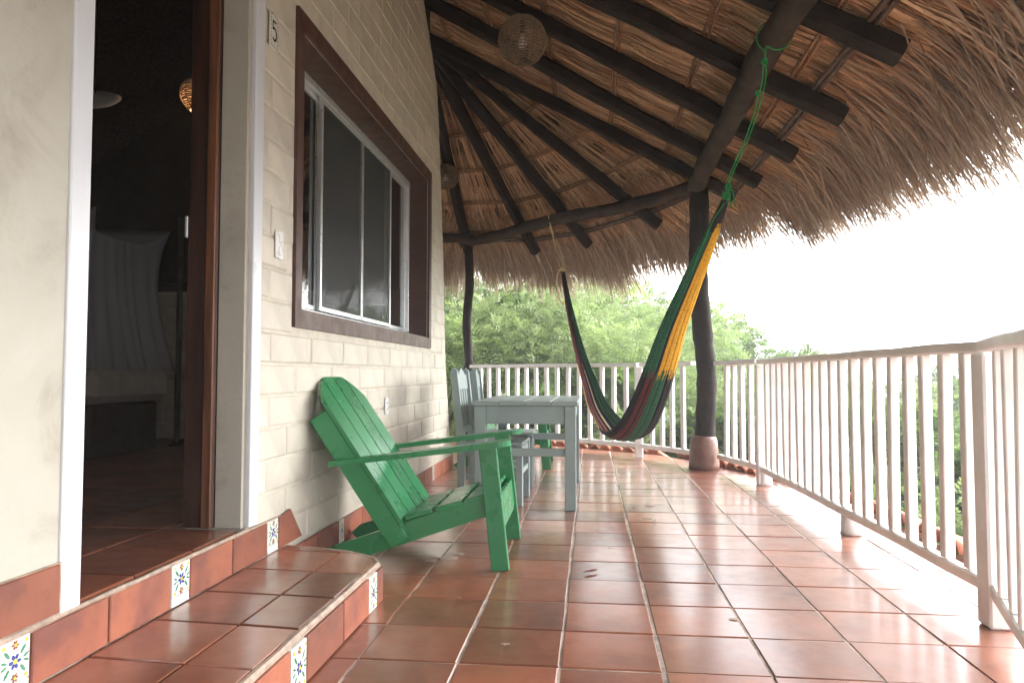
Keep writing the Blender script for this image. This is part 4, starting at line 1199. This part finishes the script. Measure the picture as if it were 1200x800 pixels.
# ---------------------------------------------------------------- driftwood at wall end, leaves on the floor
dw = thing('driftwood_log', 'weathered grey driftwood log standing at the end of the brick wall', 'driftwood', (-1.62, 7.62, 0))
m = MB(); pts = catmull([(0.06, 0, 0), (0.02, 0.02, 0.25), (0.08, 0, 0.45), (0.0, 0.02, 0.65), (0.03, 0, 0.80), (-0.02, 0, 0.96)], 6)
m.tube(pts, [max(0.02, 0.085 * (1 - 0.5 * i / len(pts)) * (1 + 0.25 * math.sin(i * 1.3) + random.uniform(-.15, .15))) for i in range(len(pts))], 11, jit=0.18); m.build('trunk', 'driftwood', dw, True)
for k in range(3):
    m = MB(); z = 0.35 + 0.2 * k; a_ = 1.2 * k - 0.3
    m.tube([(0.03, 0, z), (0.03 + .12 * math.cos(a_), .12 * math.sin(a_), z + 0.09), (0.03 + .15 * math.cos(a_), .17 * math.sin(a_), z + 0.2)], [0.028, 0.018, 0.008], 7, jit=0.1); m.build('branch_stub', 'driftwood', dw, True)

def leaf(name, label, loc, rz, s, mat='dry_leaf', group=None):
    m = MB(); rows = []
    for i in range(9):
        u = i / 8; w_ = 0.42 * math.sin(math.pi * min(1, u * 0.96 + 0.02)) ** 0.8
        rows.append([((u - .5) * s, w_ * s * v, 0.006 + 0.10 * s * (abs(v) * 0.8 + 0.9 * (u - .5) ** 2) + random.uniform(0, .03) * s) for v in (-.5, -.25, 0, .25, .5)])
    m.quadgrid(rows); o = m.build(name, mat, None, True, loc); o.rotation_euler = (0, 0, rz)
    return tag(o, label, 'leaf', group)
leaf('dry_leaf', 'curled dark red dry leaf lying alone on the floor tiles', (-0.005, 3.49, 0.002), 0.7, 0.085)
for k, (x, y) in enumerate(((0.36, 4.78), (0.40, 4.73), (0.28, 5.15))):
    leaf('leaf_scrap', 'tiny withered leaf scrap on the bright tiles beyond the dry leaf', (x, y, 0.002), 1.3 * k, 0.05, 'driftwood', 'leaf scraps on the floor')

# ---------------------------------------------------------------- clay tile coping outside the terrace
def coping(label, a, b_, out):
    a, b_, out = Vector((*a, 0)), Vector((*b_, 0)), Vector((*out, 0)).normalized()
    o = thing('clay_tile_coping', label, 'roof tiles', tuple(a + Vector((0, 0, -0.1))), 0, 'clay tile copings outside the railing')
    d = (b_ - a); L = d.length; d.normalize()
    m = MB(); rows = []
    for k in range(6):
        u = k / 5; r = 0.085 - 0.012 * u
        rows.append([tuple(out * (u * 0.42) + d * (r * math.cos(q)) + Vector((0, 0, r * 0.75 * math.sin(q) - u * 0.16))) for q in np.linspace(0, math.pi, 9)])
    m.quadgrid(rows); base = m.mesh('clay_tile', True, fix=False); base.materials.append(M['clay'])
    n = int(L / 0.175)
    for k in range(n):
        for row in (0, 1):
            q = link('clay_tile', base, None, o, d * (k * 0.175 + 0.09 + random.uniform(-.01, .01)) + out * (row * 0.36) + Vector((0, 0, 0.105 - row * 0.155 + random.uniform(-.012, .012))))
            q.rotation_euler = (0, 0, random.uniform(-.05, .05)); q.modifiers.new('thick', 'SOLIDIFY').thickness = 0.014
    m = MB(); m.board(a * 0 + out * 0.0 + Vector((0, 0, -0.06)), b_ - a + Vector((0, 0, -0.06)), 0.22, 0.20, tuple(out)); m.build('bed_course', 'ledge', o)
    return o
coping('row of curved clay tiles capping the edge outside the long railing', (1.92, 1.6), (1.92, 5.9), (1, 0.02))
coping('row of curved clay tiles capping the edge behind the hammock railing', (0.80, 8.72), (-1.6, 10.5), (0.6, 0.8))
coping('row of curved clay tiles capping the edge outside the footed post', (1.90, 6.0), (0.92, 8.60), (0.92, 0.40))

# ---------------------------------------------------------------- vegetation
def crown_mesh(name, nf, rad, leaflets=6, ll=0.085, lw=0.032, fl=(0.22, 0.42), seed=1, lobes=7, mat='leaf_light'):
    g = np.random.default_rng(seed)
    C = g.normal(0, 1, (lobes, 3)); C /= np.linalg.norm(C, axis=1, keepdims=True)
    C = C * g.uniform(0.25, 0.68, (lobes, 1)) * np.array(rad); C[0] *= 0.1
    LR = g.uniform(0.34, 0.56, lobes)
    k = g.integers(0, lobes, nf)
    dirs = g.normal(0, 1, (nf, 3)); dirs /= np.linalg.norm(dirs, axis=1, keepdims=True)
    rr = g.uniform(0.35, 1.0, nf) ** 0.6
    pos = C[k] + dirs * (LR[k] * rr)[:, None] * np.array(rad)
    fd = dirs * 0.8 + g.normal(0, 0.55, (nf, 3)) + np.array([0, 0, -0.05]); fd /= np.linalg.norm(fd, axis=1, keepdims=True)
    L = g.uniform(*fl, nf)
    side = np.cross(fd, g.normal(0, 0.5, (nf, 3)) + np.array([0, 0, 1.0])); side /= np.linalg.norm(side, axis=1, keepdims=True)
    up = np.cross(side, fd)
    out, tint = [], []
    tf = np.clip(g.normal(0.5, 0.22, nf) + 0.20 * (dirs[:, 2]), 0, 1)
    for q in range(leaflets):
        u = (q + 0.5) / leaflets
        base = pos + fd * (L * u)[:, None] - np.array([0, 0, 1]) * (L * 0.35 * u * u)[:, None]
        for s in (-1, 1):
            dv = side * s * 0.85 + fd * 0.5 + up * g.normal(0, 0.22, nf)[:, None]; dv /= np.linalg.norm(dv, axis=1, keepdims=True)
            wv = np.cross(dv, up); wv /= np.linalg.norm(wv, axis=1, keepdims=True)
            l_ = ll * g.uniform(0.7, 1.25, nf) * (1 - 0.35 * u)
            a = base; b = base + dv * (l_ * .5)[:, None] + wv * (lw * .5); c = base + dv * l_[:, None]; d = base + dv * (l_ * .5)[:, None] - wv * (lw * .5)
            out.append(np.stack([a, b, c, d], 1)); tint.append(np.repeat(np.clip(tf + g.normal(0, .06, nf), 0, 1)[:, None], 4, 1))
    V = np.concatenate(out).reshape(-1, 3); Tt = np.concatenate(tint).reshape(-1, 1)
    F = np.arange(len(V)).reshape(-1, 4)
    me = array_mesh(name, V, F, np.repeat(Tt, 3, 1)); me.materials.append(M[mat])
    return me, C, LR

def trunk_mesh(name, C, h, r, seed):
    rs = random.Random(seed); m = MB()
    top = Vector((0, 0, h))
    tr = [Vector((0, 0, 0)), Vector((rs.uniform(-.1, .1), rs.uniform(-.1, .1), h * .4)), Vector((rs.uniform(-.15, .15), rs.uniform(-.15, .15), h * .8)), top]
    pp = catmull(tr, 4); m.tube(pp, [r * (1 - 0.55 * i / len(pp)) for i in range(len(pp))], 8)
    for c in C[1:]:
        e = top + Vector((c[0] * .9, c[1] * .9, c[2] * .25)); s = Vector(pp[rs.randint(6, len(pp) - 2)])
        mid = s.lerp(e, 0.5) + Vector((rs.uniform(-.2, .2), rs.uniform(-.2, .2), 0.1))
        q = catmull([s, mid, e], 4); m.tube(q, [r * 0.42 * (1 - 0.8 * i / len(q)) + 0.006 for i in range(len(q))], 6)
    me = m.mesh(name, True); me.materials.append(M['bark']); return me

kinds = []
for k, (nf, rad, mat, ll, lw, fl, hh) in enumerate([
        (2600, (2.3, 2.3, 1.7), 'leaf_light', 0.085, 0.026, (0.28, 0.5), 2.2),
        (2600, (2.0, 2.2, 1.9), 'leaf_light', 0.10, 0.036, (0.22, 0.42), 2.4),
        (2400, (2.1, 1.9, 1.5), 'leaf_mid', 0.11, 0.05, (0.18, 0.36), 2.0),
        (1800, (1.5, 1.5, 1.1), 'leaf_light', 0.09, 0.034, (0.2, 0.4), 0.8),
        (1300, (1.6, 1.4, 1.0), 'leaf_mid', 0.17, 0.085, (0.2, 0.4), 0.7)]):
    cm, C, LR = crown_mesh('crown', nf, rad, 6, ll, lw, fl, 20 + k, 8 if k < 3 else 6, mat)
    kinds.append((cm, trunk_mesh('trunk', C, hh, 0.10 if k < 3 else 0.045, 50 + k), hh, rad))
KL = ['feathery pale green tree', 'light green small leaved tree', 'darker broad leaved green tree', 'pale green low bush', 'darker green low bush']
def plant(kind, x, y, ztop, s=1.0):
    cm, tm, hh, rad = kinds[kind]
    bush = kind >= 3
    gz = ground_z(x, y) - 0.05
    zc = ztop - rad[2] * s * 0.92                         # crown centre
    if y > 2.2 * x + 6: where = 'just behind the hammock railing' if y < 14.5 else ('behind the front trees beyond the hammock' if y < 19 else 'far back on the hillside beyond the hammock')
    elif y < 10.8: where = 'close outside the long railing'
    elif y < 16: where = 'beyond the bushes outside the long railing'
    else: where = 'far down the slope beyond the long railing'
    o = thing('bush' if bush else 'tree', KL[kind] + ' ' + where, 'bush' if bush else 'tree', (x, y, gz), random.uniform(0, 6.28), 'bushes below the terrace' if bush else 'trees on the slope beyond the railing')
    sc = (zc - gz) / hh
    tr = link('stem' if bush else 'trunk', tm, None, o); tr.scale = (s, s, max(0.3, sc))
    c = link('foliage' if bush else 'crown', cm, None, o, (0, 0, zc - gz)); c.scale = (s, s, s * random.uniform(.9, 1.08))
    return o
for kd, x, y, zt, s in [
        # behind the hammock railing, first row
        (0, -3.4, 13.2, 3.1, 1.0), (1, -1.3, 13.6, 2.9, 1.0), (0, 0.9, 13.4, 2.5, 0.9), (2, -2.3, 15.2, 3.0, 1.0), (0, 2.9, 13.2, 1.75, 0.85),
        # second and third row
        (1, -4.6, 16.8, 4.6, 1.1), (0, -0.6, 17.2, 4.2, 1.15), (1, 1.7, 17.0, 3.0, 1.05), (2, 4.2, 17.2, 1.6, 0.9), (0, -2.7, 20.5, 4.8, 1.25), (1, 0.9, 21.5, 4.2, 1.2), (2, 3.5, 22.0, 2.7, 1.1), (0, -5.8, 21, 5.4, 1.3), (1, 6.4, 22.5, 1.5, 1.0),
        # falling away to the right
        (1, 5.0, 13.0, 1.15, 0.9), (0, 7.2, 24.0, 2.25, 0.75), (0, 5.6, 9.6, 0.78, 0.85), (1, 7.6, 12.6, 0.95, 0.95), (2, 6.0, 6.6, 0.72, 0.9), (0, 8.8, 9.2, 0.85, 0.95), (1, 10.5, 14.5, 1.0, 1.1), (2, 10.0, 19.0, 1.15, 1.1), (0, 12.8, 18.0, 1.1, 1.1), (1, 14.8, 24.0, 1.2, 1.2), (2, 12.0, 26.0, 1.25, 1.2), (1, 18.0, 30.0, 1.4, 1.3), (0, 16, 36, 1.5, 1.3), (2, 22, 38, 1.5, 1.4)]:
    plant(kd, x, y, zt, s)
for kd, x, y, zt, s in [
        (3, -2.6, 12.0, 0.9, 0.85), (4, -1.0, 11.9, 0.75, 0.8), (3, 0.5, 11.4, 0.65, 0.85), (4, 1.9, 10.9, 0.45, 0.85), (3, 3.3, 10.3, 0.25, 0.9), (4, 2.9, 8.6, -0.05, 0.8), (3, 3.7, 7.4, 0.1, 0.85), (4, 4.1, 5.9, 0.0, 0.8), (3, 3.6, 4.7, -0.25, 0.75), (4, 4.6, 8.6, 0.35, 0.9), (3, 3.4, 12.4, 0.8, 0.95), (4, -3.9, 12.2, 1.1, 0.9), (4, 0.2, 12.9, 1.2, 0.9), (3, -2.0, 13.0, 1.5, 0.95), (3, 5.2, 4.6, 0.2, 0.9), (4, 4.6, 11.6, .55, 1.0), (3, 2.2, 12.6, 1.0, 0.9)]:
    plant(kd, x, y, zt, s)
# low ground cover down the slope
g = np.random.default_rng(5)
n = 26000
gx = g.uniform(-6, 26, n); gy = g.uniform(4, 34, n)
ok = (np.hypot(gx - 0.0, gy - 5.0) > 5.6) | (gx > 2.9); gx, gy = gx[ok], gy[ok]; n = len(gx)
gz = np.array([ground_z(a, b) for a, b in zip(gx, gy)])
h = g.uniform(0.25, 0.7, n); an = g.uniform(0, 6.28, n); le = g.normal(0, .18, (n, 2))
b = np.stack([gx, gy, gz - .02], 1); w_ = np.stack([np.cos(an), np.sin(an), 0 * an], 1) * 0.05
tpt = b + np.stack([le[:, 0], le[:, 1], h], 1); md = (b + tpt) / 2
V = np.stack([b, md + w_, tpt, md - w_], 1).reshape(-1, 3); tt = np.repeat(g.uniform(0, 1, n), 4)[:, None]
gc = link('ground_cover', array_mesh('ground_cover', V, np.arange(len(V)).reshape(-1, 4), np.repeat(tt, 3, 1)), 'leaf_grass')
tag(gc, 'long grass and weeds covering the slope below the terrace', 'grass', kind='stuff')

# ---------------------------------------------------------------- thin haze volume added to imitate a pale lens veil
mt = bpy.data.materials.new('veil_haze'); mt.use_nodes = True
mt.node_tree.nodes.clear()
ho = mt.node_tree.nodes.new('ShaderNodeOutputMaterial'); hv = mt.node_tree.nodes.new('ShaderNodeVolumePrincipled')
hv.inputs['Color'].default_value = (0.96, 0.97, 0.98, 1); hv.inputs['Density'].default_value = 0.0062
mt.node_tree.links.new(hv.outputs[0], ho.inputs['Volume'])
M['veil_haze'] = mt
m = MB(); m.box((0, 0, -20), (6400, 6400, 52)); tag(m.build('haze', 'veil_haze'), kind='stuff')
